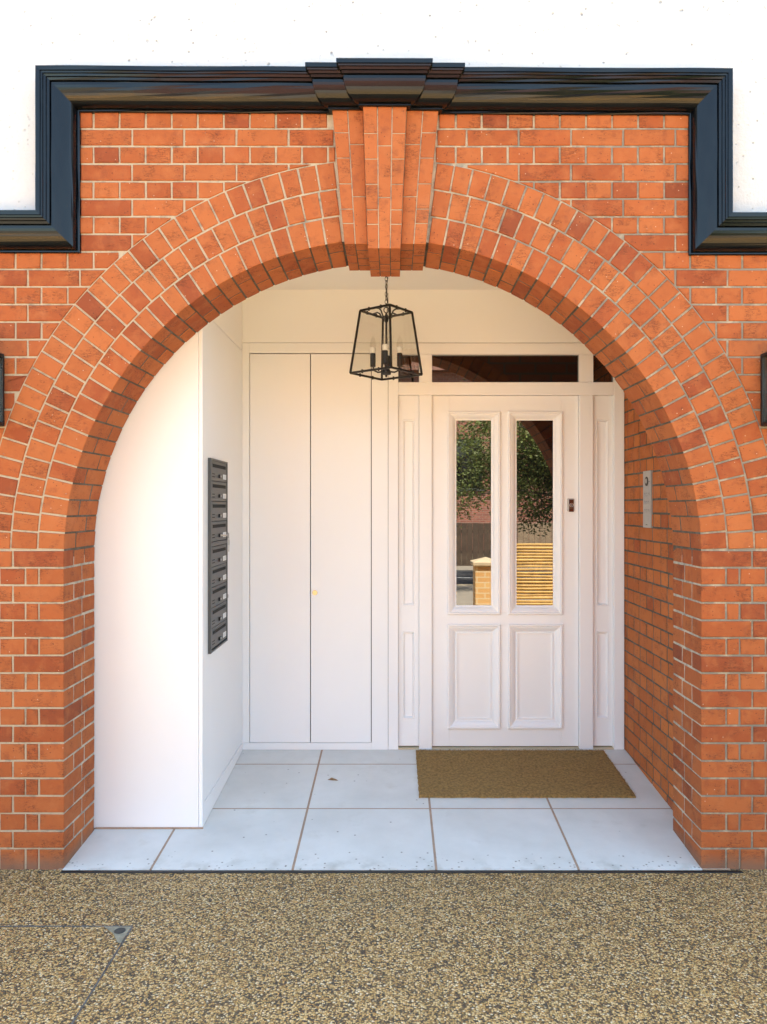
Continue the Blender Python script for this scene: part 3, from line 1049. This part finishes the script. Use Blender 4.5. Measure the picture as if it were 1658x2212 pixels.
# ------------------------------------------------------------------ front door leaf
door = thing('front_door', 'white four-panel front door with two tall glazed panes and two moulded lower panels', 'door', (bx_(1093), BY + 0.03, 0))
yf = BY + 0.026
dx0, dx1 = X[934] + 0.002, X[1253] - 0.002
dz0, dz1 = bz_(1615.2), zr0 - 0.002
ux = [(bx_(968), bx_(1083)), (bx_(1099.5), bx_(1218))]
zu = (bz_(1329), bz_(887))
zl = (bz_(1577), bz_(1349.5))
i_ = 0.010       # the bolection moulding laps this far over stiles and rails
sL, sM0, sM1, sR = ux[0][0] + i_, ux[0][1] - i_, ux[1][0] + i_, ux[1][1] - i_
h = 0.0005
box('stile', dx0, sL - h, yf, yf + 0.04, dz0, dz1, WHITE_DOOR, door, 0.0008)
box('stile', sR + h, dx1, yf, yf + 0.04, dz0, dz1, WHITE_DOOR, door, 0.0008)
box('top_rail', sL, sR, yf, yf + 0.04, zu[1] - i_, dz1, WHITE_DOOR, door, 0.0006)
box('lock_rail', sL, sR, yf, yf + 0.04, zl[1] - i_, zu[0] + i_, WHITE_DOOR, door, 0.0006)
box('bottom_rail', sL, sR, yf, yf + 0.04, dz0, zl[0] + i_, WHITE_DOOR, door, 0.0006)
box('muntin', sM0, sM1, yf, yf + 0.04, zu[0] + i_ + h, zu[1] - i_ - h, WHITE_DOOR, door, 0.0006)
box('muntin', sM0, sM1, yf, yf + 0.04, zl[0] + i_ + h, zl[1] - i_ - h, WHITE_DOOR, door, 0.0006)
bol = [(0, -0.001), (0.0, 0.011), (0.004, 0.017), (0.012, 0.017), (0.0165, 0.009), (0.022, 0.0085), (0.036, 0.001), (0.045, -0.009), (0.0545, -0.012), (0.0545, -0.02)]
bol2 = bol[:-2] + [(0.053, -0.012), (0.055, -0.005), (0.0610, -0.005), (0.0625, -0.018)]
for (a, b_) in ux:
    v, f = frame_sweep(a, b_, zu[0], zu[1], bol, yf)
    link('pane_moulding', v, f, WHITE_DOOR, door)
    box('glass_pane', a + 0.03, b_ - 0.03, yf + 0.016, yf + 0.022, zu[0] + 0.03, zu[1] - 0.03, PANE, door, 0.0004)
    v, f = frame_sweep(a, b_, zl[0], zl[1], bol2, yf)
    link('panel_moulding', v, f, WHITE_DOOR, door)
    box('sunk_panel', a + 0.03, b_ - 0.03, yf + 0.0145, yf + 0.03, zl[0] + 0.03, zl[1] - 0.03, WHITE_DOOR, door, 0.0005)
# lock: pale rounded case, brown face, chrome ring and maker's letters
lx0, lx1, lz0, lz1 = bx_(1227.5), bx_(1243.5), bz_(1106), bz_(1076.5)
lock = box('lock', lx0, lx1, yf - 0.010, yf + 0.001, lz0 + 0.004, lz1, paint('lock_case', (0.52, 0.50, 0.48), 0.4, 0.03, 40, 0), door, 0.004)
box('lock_face', lx0 + 0.011, lx1 - 0.005, yf - 0.014, yf - 0.009, lz0 + 0.001, lz1 - 0.006, BROWN_PLASTIC, lock, 0.0015)
lcx, lcz = (lx0 + lx1) / 2 + 0.003, (lz0 + lz1) / 2
v, f = tube([(lcx + 0.0105 * math.cos(2 * math.pi * k / 24), yf - 0.0152, lcz + 0.0105 * math.sin(2 * math.pi * k / 24)) for k in range(25)], 0.0016, 6, False)
link('ring', v, f, CHROME, lock, smooth=True)
v, f = tube([(lcx + 0.001, yf - 0.0152, lcz - 0.007), (lcx + 0.001, yf - 0.0156, lcz), (lcx - 0.002, yf - 0.0152, lcz + 0.006)], 0.0018, 6)
link('key_slot', v, f, CHROME, lock, smooth=True)
cu = bpy.data.curves.new('lettering', 'FONT')
cu.body = 'ERA'; cu.size = 0.0095; cu.align_x = 'CENTER'; cu.extrude = 0.0003
cu.materials.append(CHROME)
lt = bpy.data.objects.new('lettering', cu)
COL.objects.link(lt)
lt.parent = lock
lt.rotation_euler = (R(90), 0, 0)
lt.location = Vector((lcx, yf - 0.0146, lcz - 0.0215)) - (Vector(lock.location) + Vector(door.location))

# ------------------------------------------------------------------ mailbox bank in the side of the enclosure
mb = thing('mailbox_bank', 'dark grey column of nine mailboxes let into the side of the white enclosure', 'mailbox', (SX, 0.66, 1.3))
my0, my1, mz0, mz1 = 0.472, 0.8535, 0.826, 1.792
xf = SX + 0.004
def side_box(name, y0, y1, z0, z1, x_out, mat, parent, b=0.0008, back=None):
    return box(name, (SX - 0.003) if back is None else back, x_out, y0, y1, z0, z1, mat, parent, b)
ft, fs = 0.010, 0.012
side_box('frame', my0, my0 + fs, mz0, mz1, xf + 0.008, GREY_METAL, mb)
side_box('frame', my1 - fs, my1, mz0, mz1, xf + 0.008, GREY_METAL, mb)
side_box('frame', my0 + fs, my1 - fs, mz1 - ft, mz1, xf + 0.0075, GREY_METAL, mb)
side_box('frame', my0 + fs, my1 - fs, mz0, mz0 + ft, xf + 0.0075, GREY_METAL, mb)
bh = 0.1017
zz = mz1 - ft
side_box('backing', my0 + fs, my1 - fs, mz0 + ft, mz1 - ft, xf + 0.0005, VOID, mb)
lock_pos = None
for k in range(9):
    if k == 4:
        side_box('divider', my0 + fs, my1 - fs, zz - 0.022, zz - 0.002, xf + 0.006, GREY_METAL, mb)
        zz -= 0.0245
    z1, z0 = zz - 0.0016, zz - bh + 0.0016
    zz -= bh
    dy0, dy1 = my0 + fs + 0.002, my1 - fs - 0.002
    d = side_box('mailbox_door', dy0, dy1, z0, z1, xf + 0.0045, GREY_METAL, mb, 0.001)
    w_ = dy1 - dy0
    def on(name, u0, u1, t0, t1, dx, mat, b=0.0006):
        return box(name, xf + 0.003, xf + 0.0045 + dx, dy0 + w_ * u0, dy0 + w_ * u1, z0 + (z1 - z0) * t0, z0 + (z1 - z0) * t1, mat, d, b)
    on('slot', 0.10, 0.94, 0.68, 0.86, 0.0006, VOID)
    on('slot_flap', 0.10, 0.94, 0.855, 0.875, 0.003, GREY_METAL)
    on('vent', 0.08, 0.23, 0.32, 0.365, 0.0006, VOID, 0.0003)
    on('vent', 0.08, 0.23, 0.175, 0.22, 0.0006, VOID, 0.0003)
    lk = on('lock', 0.465, 0.565, 0.17, 0.36, 0.008, BLACK_METAL, 0.003)
    on('lock_cylinder', 0.50, 0.55, 0.21, 0.32, 0.0095, STEEL, 0.0015)
    on('label_holder', 0.76, 0.95, 0.14, 0.40, 0.0025, CARD, 0.001)
    on('name_card', 0.79, 0.92, 0.19, 0.35, 0.0034, paint('card_face_%d' % k, (0.62, 0.64, 0.65), 0.4, 0.02, 30, 0), 0.0003)
    if k == 3:
        lock_pos = (xf + 0.014, dy0 + w_ * 0.53, z0 + (z1 - z0) * 0.26)
side_box('catch', my1 + 0.0005, my1 + 0.020, 1.055, 1.075, xf + 0.008, STEEL, mb, 0.002)
# a pair of keys left in the fourth lock
kx_, ky_, kz_ = lock_pos
keys = thing('door_key', 'small steel keys hanging from the lock of the fourth mailbox down', 'key', (kx_, ky_, kz_))
v, f = join(bar((kx_ - 0.005, ky_, kz_), (kx_ + 0.03, ky_ + 0.004, kz_), 0.003, 0.008), tube([(kx_ + 0.034, ky_ + 0.004 + 0.012 * math.cos(a), kz_ + 0.012 * math.sin(a)) for a in [2 * math.pi * t / 12 for t in range(13)]], 0.003, 5, False))
link('key_in_lock', v, f, STEEL, keys)
v, f = tube([(kx_ + 0.036, ky_ + 0.010 + 0.010 * math.cos(a), kz_ - 0.018 + 0.012 * math.sin(a)) for a in [2 * math.pi * t / 12 for t in range(13)]], 0.0012, 5, False)
link('key_ring', v, f, STEEL, keys)
v, f = join(bar((kx_ + 0.036, ky_ + 0.014, kz_ - 0.050), (kx_ + 0.036, ky_ + 0.012, kz_ - 0.085), 0.006, 0.003), bar((kx_ + 0.036, ky_ + 0.014, kz_ - 0.026), (kx_ + 0.036, ky_ + 0.014, kz_ - 0.050), 0.02, 0.003))
link('spare_key', v, f, STEEL, keys)

# ------------------------------------------------------------------ steel intercom on the brick side wall
ic = thing('intercom', 'narrow brushed steel intercom panel screwed to the brick side wall', 'intercom', (IWX, 0.905, 1.59))
iy0, iy1, iz0, iz1 = 0.843, 0.967, 1.436, 1.748
ixf = IWX - 0.010
box('panel', ixf, IWX + 0.003, iy0, iy1, iz0, iz1, STEEL, ic, 0.0015)
icy = (iy0 + iy1) / 2
def disc_x(cy, cz, r, x0, x1, seg=18):
    v = [(x0, cy + r * math.cos(2 * math.pi * k / seg), cz + r * math.sin(2 * math.pi * k / seg)) for k in range(seg)]
    v += [(x1, cy + r * math.cos(2 * math.pi * k / seg), cz + r * math.sin(2 * math.pi * k / seg)) for k in range(seg)]
    return v, [list(range(seg)), list(range(seg, 2 * seg))[::-1]] + [[k, (k + 1) % seg, seg + (k + 1) % seg, seg + k] for k in range(seg)]
v, f = disc_x(icy, iz1 - 0.058, 0.026, ixf - 0.002, ixf + 0.002); link('camera_bezel', v, f, BLACK_METAL, ic)
v, f = disc_x(icy, iz1 - 0.056, 0.014, ixf - 0.004, ixf); link('camera_lens', v, f, STEEL, ic)
v, f = disc_x(iy0 + 0.020, iz1 - 0.060, 0.004, ixf - 0.001, ixf + 0.002, 10); link('indicator', v, f, BLACK_METAL, ic)
for zr in (iz0 + 0.182, iz0 + 0.138, iz0 + 0.093):
    for k in (-1, 0, 1):
        v, f = disc_x(icy + 0.032 * k, zr, 0.009, ixf - 0.003, ixf + 0.001, 14)
        link('button', v, f, STEEL, ic)
box('maker_plate', ixf - 0.0006, ixf + 0.001, icy - 0.014, icy + 0.014, iz0 + 0.014, iz0 + 0.018, BLACK_METAL, ic, 0.0002)

# ------------------------------------------------------------------ hanging lantern
LX, LY = -0.042, 0.80
LZT, LZB = 2.595, 2.262
lan = thing('pendant_lantern', 'black metal four-candle lantern with tapering glass panes hanging in the porch', 'lantern', (LX, LY, LZB))
RT, RB, ROT = 0.140, 0.193, R(8)
ca = [ROT - math.pi / 2 + k * math.pi / 2 for k in range(4)]
top = [Vector((LX + RT * math.cos(a), LY + RT * math.sin(a), LZT)) for a in ca]
bot = [Vector((LX + RB * math.cos(a), LY + RB * math.sin(a), LZB)) for a in ca]
for k in range(4):
    j = (k + 1) % 4
    out = (top[k] - Vector((LX, LY, LZT)))
    v, f = bar(bot[k], top[k], 0.0088, 0.0088, ca[k] + math.pi / 4)
    link('corner_post', v, f, BLACK_METAL, lan)
    v, f = bar(top[k], top[j], 0.0075, 0.0105); link('top_rail', v, f, BLACK_METAL, lan)
    v, f = bar(bot[k], bot[j], 0.0075, 0.0105); link('bottom_rail', v, f, BLACK_METAL, lan)
    ins = 0.985
    q = []
    for p, zref in ((bot[k], LZB), (bot[j], LZB), (top[j], LZT), (top[k], LZT)):
        c = Vector((LX, LY, zref))
        q.append(c + (p - c) * ins)
    nrm = (q[1] - q[0]).cross(q[3] - q[0]).normalized() * 0.0015
    v = [tuple(p + nrm) for p in q] + [tuple(p - nrm) for p in q]
    link('glass_pane', v, [(0, 1, 2, 3), (7, 6, 5, 4), (0, 4, 5, 1), (1, 5, 6, 2), (2, 6, 7, 3), (3, 7, 4, 0)], GLASS, lan)
    # clips that hold the pane
    for t in (0.3, 0.7):
        for e0, e1 in ((top[k], top[j]), (bot[k], bot[j])):
            pnt = e0 + (e1 - e0) * t
            v, f = cbox(pnt.x - 0.005, pnt.x + 0.005, pnt.y - 0.005, pnt.y + 0.005, pnt.z - 0.010, pnt.z + 0.010, 0.002)
            link('clip', v, f, BLACK_METAL, lan)
    # swan-neck bracket from the top rail to the hub
    mid_ = (top[k] + top[j]) / 2
    ctr = Vector((LX, LY, LZT))
    dirv = (mid_ - ctr)
    pts = [ctr + dirv * 1.0, ctr + dirv * 0.62 + Vector((0, 0, 0.004)), ctr + dirv * 0.46 + Vector((0, 0, -0.004)), ctr + dirv * 0.30 + Vector((0, 0, -0.030)), ctr + dirv * 0.08 + Vector((0, 0, -0.034))]
    v, f = tube(pts, 0.0042, 6); link('bracket', v, f, BLACK_METAL, lan, smooth=True)
v, f = tube([(LX, LY, LZT - 0.005), (LX, LY, LZB - 0.012)], 0.0055, 8); link('stem', v, f, BLACK_METAL, lan, smooth=True)
v, f = lathe([(0.004, LZT - 0.060), (0.011, LZT - 0.052), (0.013, LZT - 0.036), (0.009, LZT - 0.020), (0.004, LZT - 0.012)], LX, LY, 12); link('hub', v, f, BLACK_METAL, lan)
v, f = lathe([(0.005, LZB - 0.018), (0.007, LZB - 0.006), (0.024, LZB - 0.004), (0.026, LZB + 0.010), (0.02, LZB + 0.022), (0.006, LZB + 0.03)], LX, LY, 16); link('bottom_hub', v, f, BLACK_METAL, lan)
v, f = tube([(LX + 0.013 * math.cos(t), LY, LZT + 0.008 + 0.015 * math.sin(t)) for t in [2 * math.pi * q / 16 for q in range(17)]], 0.0028, 6, False)
link('hanging_loop', v, f, BLACK_METAL, lan, smooth=True)
for k in range(4):
    a = R(-4) + k * math.pi / 2
    ux_, uy_ = math.cos(a), math.sin(a)
    rr = 0.072
    pts = [(LX + ux_ * 0.015, LY + uy_ * 0.015, LZB + 0.012), (LX + ux_ * 0.045, LY + uy_ * 0.045, LZB + 0.008), (LX + ux_ * 0.065, LY + uy_ * 0.065, LZB + 0.018), (LX + ux_ * rr, LY + uy_ * rr, LZB + 0.042)]
    v, f = tube(pts, 0.0045, 7)
    arm = link('candle_arm', v, f, BLACK_METAL, lan, smooth=True)
    cx_, cy_ = LX + ux_ * rr, LY + uy_ * rr
    v, f = lathe([(0.0135, LZB + 0.038), (0.0145, LZB + 0.040), (0.0145, LZB + 0.108), (0.012, LZB + 0.110)], cx_, cy_, 14)
    link('candle_sleeve', v, f, BLACK_METAL, arm)
    v, f = lathe([(0.012, LZB + 0.110), (0.0145, LZB + 0.113), (0.016, LZB + 0.137), (0.0135, LZB + 0.142)], cx_, cy_, 14)
    link('bulb_base', v, f, BULB_WHITE, arm, smooth=True)
    v, f = lathe([(0.0135, LZB + 0.1425), (0.0175, LZB + 0.151), (0.0165, LZB + 0.160), (0.013, LZB + 0.175), (0.007, LZB + 0.190), (0.0015, LZB + 0.202)], cx_, cy_, 14)
    link('bulb', v, f, BULB_GLASS, arm, smooth=True)
# chain and flex up to the ceiling
z_ = LZT + 0.020
k = 0
while z_ < CEIL - 0.01:
    lw, lh = 0.0062, 0.0125
    pts = []
    for q in range(13):
        t = 2 * math.pi * q / 12
        ox = lw * math.cos(t)
        oz = lh * math.sin(t)
        pts.append((LX + (ox if k % 2 else ox * 0.45) - 0.001 * math.sin(k), LY + (0 if k % 2 else ox * 0.9), z_ + 0.011 + oz))
    v, f = tube(pts, 0.0016, 5, False)
    link('chain_link', v, f, BLACK_METAL, lan, smooth=True)
    z_ += 0.0205
    k += 1
v, f = tube([(LX + 0.004 + 0.005 * math.sin(t * 0.9), LY + 0.004, LZT + (CEIL - LZT) * t / 12) for t in range(13)], 0.0026, 6)
link('flex', v, f, BLACK_METAL, lan, smooth=True)
v, f = lathe([(0.045, CEIL - 0.001), (0.045, CEIL - 0.008), (0.03, CEIL - 0.018), (0.006, CEIL - 0.022)], LX, LY, 18)
link('ceiling_rose', v, f, BLACK_METAL, lan)

# ------------------------------------------------------------------ wall lanterns at both edges
def wall_lantern(x_in, sgn, label):
    w = 0.19
    xa, xb = (x_in - w, x_in) if sgn < 0 else (x_in, x_in + w)
    z0, z1 = 1.895, 2.205
    y0, y1 = -0.175, -0.012
    t = thing('wall_lantern', label, 'lantern', ((xa + xb) / 2, 0, z0), 'wall lanterns beside the arch')
    box('back_plate', xa + 0.02, xb - 0.02, -0.011, 0.006, z0 + 0.02, z1 - 0.02, BLACK_METAL, t, 0.002)
    for x in (xa, xb - 0.016):
        for y in (y0, y1 - 0.016):
            box('corner_post', x, x + 0.016, y, y + 0.016, z0 + 0.0165, z1 - 0.0165, BLACK_METAL, t, 0.001)
    for z in (z0, z1 - 0.016):
        box('rail', xa, xb, y0, y0 + 0.016, z, z + 0.016, BLACK_METAL, t, 0.001)
        box('rail', xa, xb, y1 - 0.016, y1, z, z + 0.016, BLACK_METAL, t, 0.001)
        box('rail', xa, xa + 0.016, y0 + 0.0165, y1 - 0.0165, z, z + 0.016, BLACK_METAL, t, 0.001)
        box('rail', xb - 0.016, xb, y0 + 0.0165, y1 - 0.0165, z, z + 0.016, BLACK_METAL, t, 0.001)
    box('cap', xa + 0.017, xb - 0.017, y0 + 0.017, y1 - 0.017, z1 - 0.010, z1 - 0.004, BLACK_METAL, t, 0.001)
    for x in (xa + 0.007, xb - 0.009):
        box('glass_pane', x, x + 0.002, y0 + 0.0165, y1 - 0.0165, z0 + 0.0165, z1 - 0.0165, GLASS, t, 0.0003)
    box('glass_pane', xa + 0.0165, xb - 0.0165, y0 + 0.007, y0 + 0.009, z0 + 0.0165, z1 - 0.0165, GLASS, t, 0.0003)
    xm, ym = (xa + xb) / 2, (y0 + y1) / 2
    v, f = lathe([(0.016, z0 + 0.012), (0.016, z0 + 0.09), (0.013, z0 + 0.092)], xm, ym, 12); link('candle_sleeve', v, f, BLACK_METAL, t)
    v, f = lathe([(0.012, z0 + 0.093), (0.017, z0 + 0.115), (0.013, z0 + 0.14), (0.002, z0 + 0.17)], xm, ym, 12); link('bulb', v, f, BULB_GLASS, t, smooth=True)
wall_lantern(-1.672, -1, 'black box wall lantern on the brickwork beside the cream-pointed end of the arch')
wall_lantern(1.572, 1, 'black box wall lantern on the brickwork beside the intercom end of the arch')

# ------------------------------------------------------------------ coir doormat
mat_ = thing('doormat', 'plain brown coir doormat lying in front of the white front door', 'doormat', (0.69, 1.0, floor_z(1.0)))
mx0, mx1, my0_, my1_ = 0.130, 1.256, 0.678, 1.306
th = 0.014
bv, bf = [], []
nx, ny = 60, 34
for jy in range(ny + 1):
    for ix in range(nx + 1):
        x = mx0 + (mx1 - mx0) * ix / nx; y = my0_ + (my1_ - my0_) * jy / ny
        ed = ix in (0, nx) or jy in (0, ny)
        if ed:
            x += rnd.uniform(-0.002, 0.002); y += rnd.uniform(-0.002, 0.002)
        bv.append((x, y, floor_z(y) + (0.009 if ed else th + rnd.uniform(-0.0012, 0.0012))))
for jy in range(ny):
    for ix in range(nx):
        a = jy * (nx + 1) + ix
        bf.append((a, a + 1, a + nx + 2, a + nx + 1))
edge_ = [i for i in range(nx + 1)] + [jy * (nx + 1) + nx for jy in range(1, ny + 1)] + [ny * (nx + 1) + i for i in range(nx - 1, -1, -1)] + [jy * (nx + 1) for jy in range(ny - 1, 0, -1)]
b0 = len(bv)
for e in edge_:
    x, y, z = bv[e]
    bv.append((x, y, floor_z(y) + 0.0006))
for k in range(len(edge_)):
    k2 = (k + 1) % len(edge_)
    bf.append((edge_[k], edge_[k2], b0 + k2, b0 + k))
link('backing', bv, bf, COIR, mat_)
pv, pf_ = [], []
for k in range(26000):
    x = rnd.uniform(mx0 - 0.001, mx1 + 0.001); y = rnd.uniform(my0_ - 0.001, my1_ + 0.001)
    a = rnd.uniform(0, 6.283); l_ = rnd.uniform(0.004, 0.009); w_ = 0.0011
    z = floor_z(y) + th - 0.003
    tx_, ty_ = rnd.gauss(0, 0.004), rnd.gauss(0, 0.004)
    b0 = len(pv)
    pv += [(x - math.cos(a) * w_, y - math.sin(a) * w_, z), (x + math.cos(a) * w_, y + math.sin(a) * w_, z), (x + tx_, y + ty_, z + l_)]
    pf_.append((b0, b0 + 1, b0 + 2))
o = link('pile', pv, pf_, COIR2, mat_, fix=False)
o['kind'] = 'stuff'

# ------------------------------------------------------------------ recessed manhole cover in the driveway
mh = thing('manhole_cover', 'gravel-filled recessed manhole cover with thin metal edges in the driveway', 'manhole cover', (-1.3, -0.8, -0.012))
hx, hy = -0.973, -0.448
ge = paint('worn_galvanised', (0.13, 0.125, 0.115), 0.7, 0.3, 40, 0.3, 120)
ge2 = paint('cover_corner_plate', (0.34, 0.31, 0.22), 0.75, 0.25, 40, 0.3, 120)
zt_ = -0.0105
box('edge_strip', hx - 0.75, hx, hy - 0.004, hy + 0.003, -0.03, zt_, ge, mh, 0.0005)
box('edge_strip', hx - 0.004, hx + 0.003, hy - 0.62, hy - 0.0045, -0.03, zt_, ge, mh, 0.0005)
box('edge_strip', hx - 0.75, hx, hy - 0.63, hy - 0.6235, -0.03, zt_, ge, mh, 0.0005)
box('edge_strip', hx - 0.757, hx - 0.7505, hy - 0.62, hy - 0.0045, -0.03, zt_, ge, mh, 0.0005)
v, f, c = prism([(hx - 0.006, 0), (hx - 0.10, 0), (hx - 0.006, 0.1)], 0, 0.01, 0.001)
tri = [(hx - 0.005, hy - 0.005), (hx - 0.105, hy - 0.005), (hx - 0.095, hy - 0.014), (hx - 0.055, hy - 0.05), (hx - 0.02, hy - 0.105), (hx - 0.005, hy - 0.115)]
m_ = len(tri)
v = [(p[0], p[1], -0.0098) for p in tri] + [(p[0], p[1], -0.03) for p in tri]
link('corner_plate', v, [list(range(m_)), list(range(m_, 2 * m_))[::-1]] + [[k, (k + 1) % m_, m_ + (k + 1) % m_, m_ + k] for k in range(m_)], ge2, mh)
v, f = lathe([(0.0205, -0.02), (0.0205, -0.0088), (0.018, -0.0082)], hx - 0.036, hy - 0.035, 20)
link('lifting_plug', v, f, paint('dark_plug', (0.05, 0.055, 0.05), 0.6, 0.2, 60), mh)

# ------------------------------------------------------------------ a dead leaf on the tiles
ly_, lx_ = 0.90, -0.335
lv = [(lx_ - 0.03, ly_, 0.002), (lx_ - 0.008, ly_ + 0.012, 0.009), (lx_ + 0.014, ly_ + 0.006, 0.004), (lx_ + 0.03, ly_ - 0.008, 0.001), (lx_, ly_ - 0.010, 0.003), (lx_ - 0.002, ly_ + 0.001, 0.0075)]
lv = [(a, b_, c + floor_z(b_)) for a, b_, c in lv]
lf = [(0, 5, 1), (1, 5, 2), (2, 5, 3), (3, 5, 4), (4, 5, 0)]
lv2 = lv + [(a, b_, c - 0.0008) for a, b_, c in lv]
lf2 = lf + [tuple(6 + i for i in t[::-1]) for t in lf]
tag(link('dead_leaf', lv2, lf2, LEAF_DRY), 'small curled brown dead leaf lying on the pale floor tiles', 'leaf')

# ------------------------------------------------------------------ what the door glass mirrors: the far side of the drive and street
FY = -5.0
gp = thing('gate_pier', 'sunlit yellow-orange brick gate pier with a pale stone cap facing the house', 'pier', (1.33, FY, 0))
sheet_box('shaft', 1.17, 1.50, FY - 0.33, FY, -0.03, 0.70, PIER_BRICK, gp)
v, f = cbox(1.13, 1.54, FY - 0.37, FY + 0.04, 0.70, 0.76, 0.01); link('cap', v, f, STONE, gp)
v = [(1.15, FY + 0.02, 0.76), (1.52, FY + 0.02, 0.76), (1.52, FY - 0.35, 0.76), (1.15, FY - 0.35, 0.76), (1.335, FY - 0.165, 0.82)]
link('cap_top', v, [(0, 1, 4), (1, 2, 4), (2, 3, 4), (3, 0, 4), (3, 2, 1, 0)], STONE, gp)
bs = thing('bamboo_screen', 'sunlit bamboo screen of stacked horizontal canes along the front boundary', 'fence', (3.0, FY, 0))
for k in range(23):
    z = 0.0 + 0.0455 * k
    pts = []
    r_ = rnd.uniform(0.017, 0.0215)
    ph = rnd.random()
    x = 1.56
    rr_ = []
    while x < 5.6:
        pts.append((x, FY - 0.1 + rnd.uniform(-0.004, 0.004), z + rnd.uniform(-0.006, 0.006)))
        rr_.append(r_)
        x += 0.33 + 0.1 * ph
    v, f = tube(pts, rr_, 7)
    link('cane', v, f, BAMBOO, bs, smooth=True)
for x in (1.6, 2.9, 4.2, 5.5):
    box('post', x, x + 0.06, FY - 0.19, FY - 0.13, -0.03, 1.06, WOOD_PALE, bs, 0.004)
fw = box('boundary_wall', -7, -1.6, FY - 0.23, FY - 0.02, -0.03, 0.75, PIER_BRICK, None, 0.004)
tag(fw, 'low yellow-orange brick boundary wall across the drive from the house', 'wall')
# board fence across the street
fe = thing('board_fence', 'vertical board fence along the far side of the street, coloured in a dark shaded and a pale sunlit part', 'fence', (2, -14.5, 0))
x = -6.0
k = 0
fence_meshes = None
while x < 12:
    o = box('board', x, x + 0.142, -14.5 + (0.0 if k % 2 else 0.015), -14.47 + (0.0 if k % 2 else 0.015), -0.03, 1.12 + rnd.uniform(-0.01, 0.01), WOOD_DARK if x < 3.2 else WOOD_PALE, fe, 0.003)  # one fence: tree shade and sunlight are given by the two board colours
    x += 0.15
    k += 1
box('rail', -6, 12, -14.54, -14.505, 0.3, 0.38, WOOD_DARK, fe, 0.003)
box('rail', -6, 12, -14.54, -14.505, 0.86, 0.94, WOOD_DARK, fe, 0.003)
# house opposite
oh = thing('opposite_house', 'red brick house across the street with a dark framed window', 'house', (0, -22, 0))
hy0 = -21.0
wx0, wx1, wz0, wz1 = -0.2, 3.1, 2.2, 3.95
for nm, a, b_, c, d in (('wall', -7, wx0, -0.03, 6.4), ('wall', wx1, 9, -0.03, 6.4), ('wall', wx0, wx1, -0.03, wz0), ('wall', wx0, wx1, wz1, 6.4)):
    sheet_box(nm, a, b_, hy0 - 0.3, hy0, c, d, HOUSE_BRICK, oh)
sheet_box('wall', -7, 9, hy0 - 7.0, hy0 - 6.7, -0.03, 6.4, HOUSE_BRICK, oh)
wn_ = box('window', wx0, wx1, hy0 - 0.16, hy0 - 0.13, wz0, wz1, PANE, oh, 0.002)
for a in (wx0, wx0 + 1.06, wx0 + 2.13, wx1 - 0.09):
    box('frame', a, a + 0.09, hy0 - 0.128, hy0 - 0.06, wz0, wz1, BLACK_METAL, wn_, 0.004)
box('sill', wx0 - 0.1, wx1 + 0.1, hy0 - 0.1, hy0 + 0.09, wz0 - 0.09, wz0 - 0.002, GREY_METAL, wn_, 0.004)
v = [(-7.4, hy0 + 0.4, 6.3), (9.4, hy0 + 0.4, 6.3), (9.4, hy0 - 7.4, 6.3), (-7.4, hy0 - 7.4, 6.3), (-7.4, hy0 - 3.5, 9.2), (9.4, hy0 - 3.5, 9.2)]
link('roof', v, [(0, 1, 5, 4), (2, 3, 4, 5), (0, 4, 3), (1, 2, 5), (3, 2, 1, 0)], ROOF, oh)

# street tree between
def tree(cx, cy, label):
    t = thing('street_tree', label, 'tree', (cx, cy, 0))
    v, f = tube([(cx, cy, -0.05), (cx + 0.03, cy, 0.7), (cx - 0.04, cy + 0.03, 1.5), (cx + 0.02, cy, 2.4), (cx, cy, 4.2)], [0.15, 0.12, 0.10, 0.08, 0.03], 9)
    tr = link('trunk', v, f, BARK, t, smooth=True)
    tips = []
    for k in range(30):
        a = rnd.uniform(0, 6.283); z0 = rnd.uniform(1.3, 3.4); ln = rnd.uniform(0.9, 2.2)
        up_ = rnd.uniform(-0.25, 0.7)
        e = (cx + math.cos(a) * ln, cy + math.sin(a) * ln, z0 + up_ * ln)
        m2 = (cx + math.cos(a) * ln * .5, cy + math.sin(a) * ln * .5, z0 + up_ * ln * .5 + 0.12)
        v, f = tube([(cx, cy, z0), m2, e], [0.035, 0.022, 0.008], 6)
        link('limb', v, f, BARK, t, smooth=True)
        tips += [e, m2]
    lv, lf = [], []
    for k in range(60000):
        c = rnd.choice(tips)
        d = [rnd.gauss(0, 0.25) for _ in range(3)]
        p = Vector((c[0] + d[0], c[1] + d[1], c[2] + d[2] * 0.8))
        if p.z < 0.95: continue
        a_ = Vector((rnd.gauss(0, 1), rnd.gauss(0, 1), rnd.gauss(0, 0.6))).normalized()
        b_ = a_.cross(Vector((rnd.gauss(0, 1), rnd.gauss(0, 1), rnd.gauss(0, 1)))).normalized()
        s = rnd.uniform(0.024, 0.042)
        b0 = len(lv)
        lv.extend([tuple(p - a_ * s), tuple(p + b_ * s * .5), tuple(p + a_ * s), tuple(p - b_ * s * .5)])
        lf.append((b0, b0 + 1, b0 + 2, b0 + 3))
    link('crown', lv, lf, LEAF, t, fix=False)
tree(3.35, -8.4, 'bushy green street tree behind the bamboo screen')

print('face bricks', n_face, 'arch', n_arch)
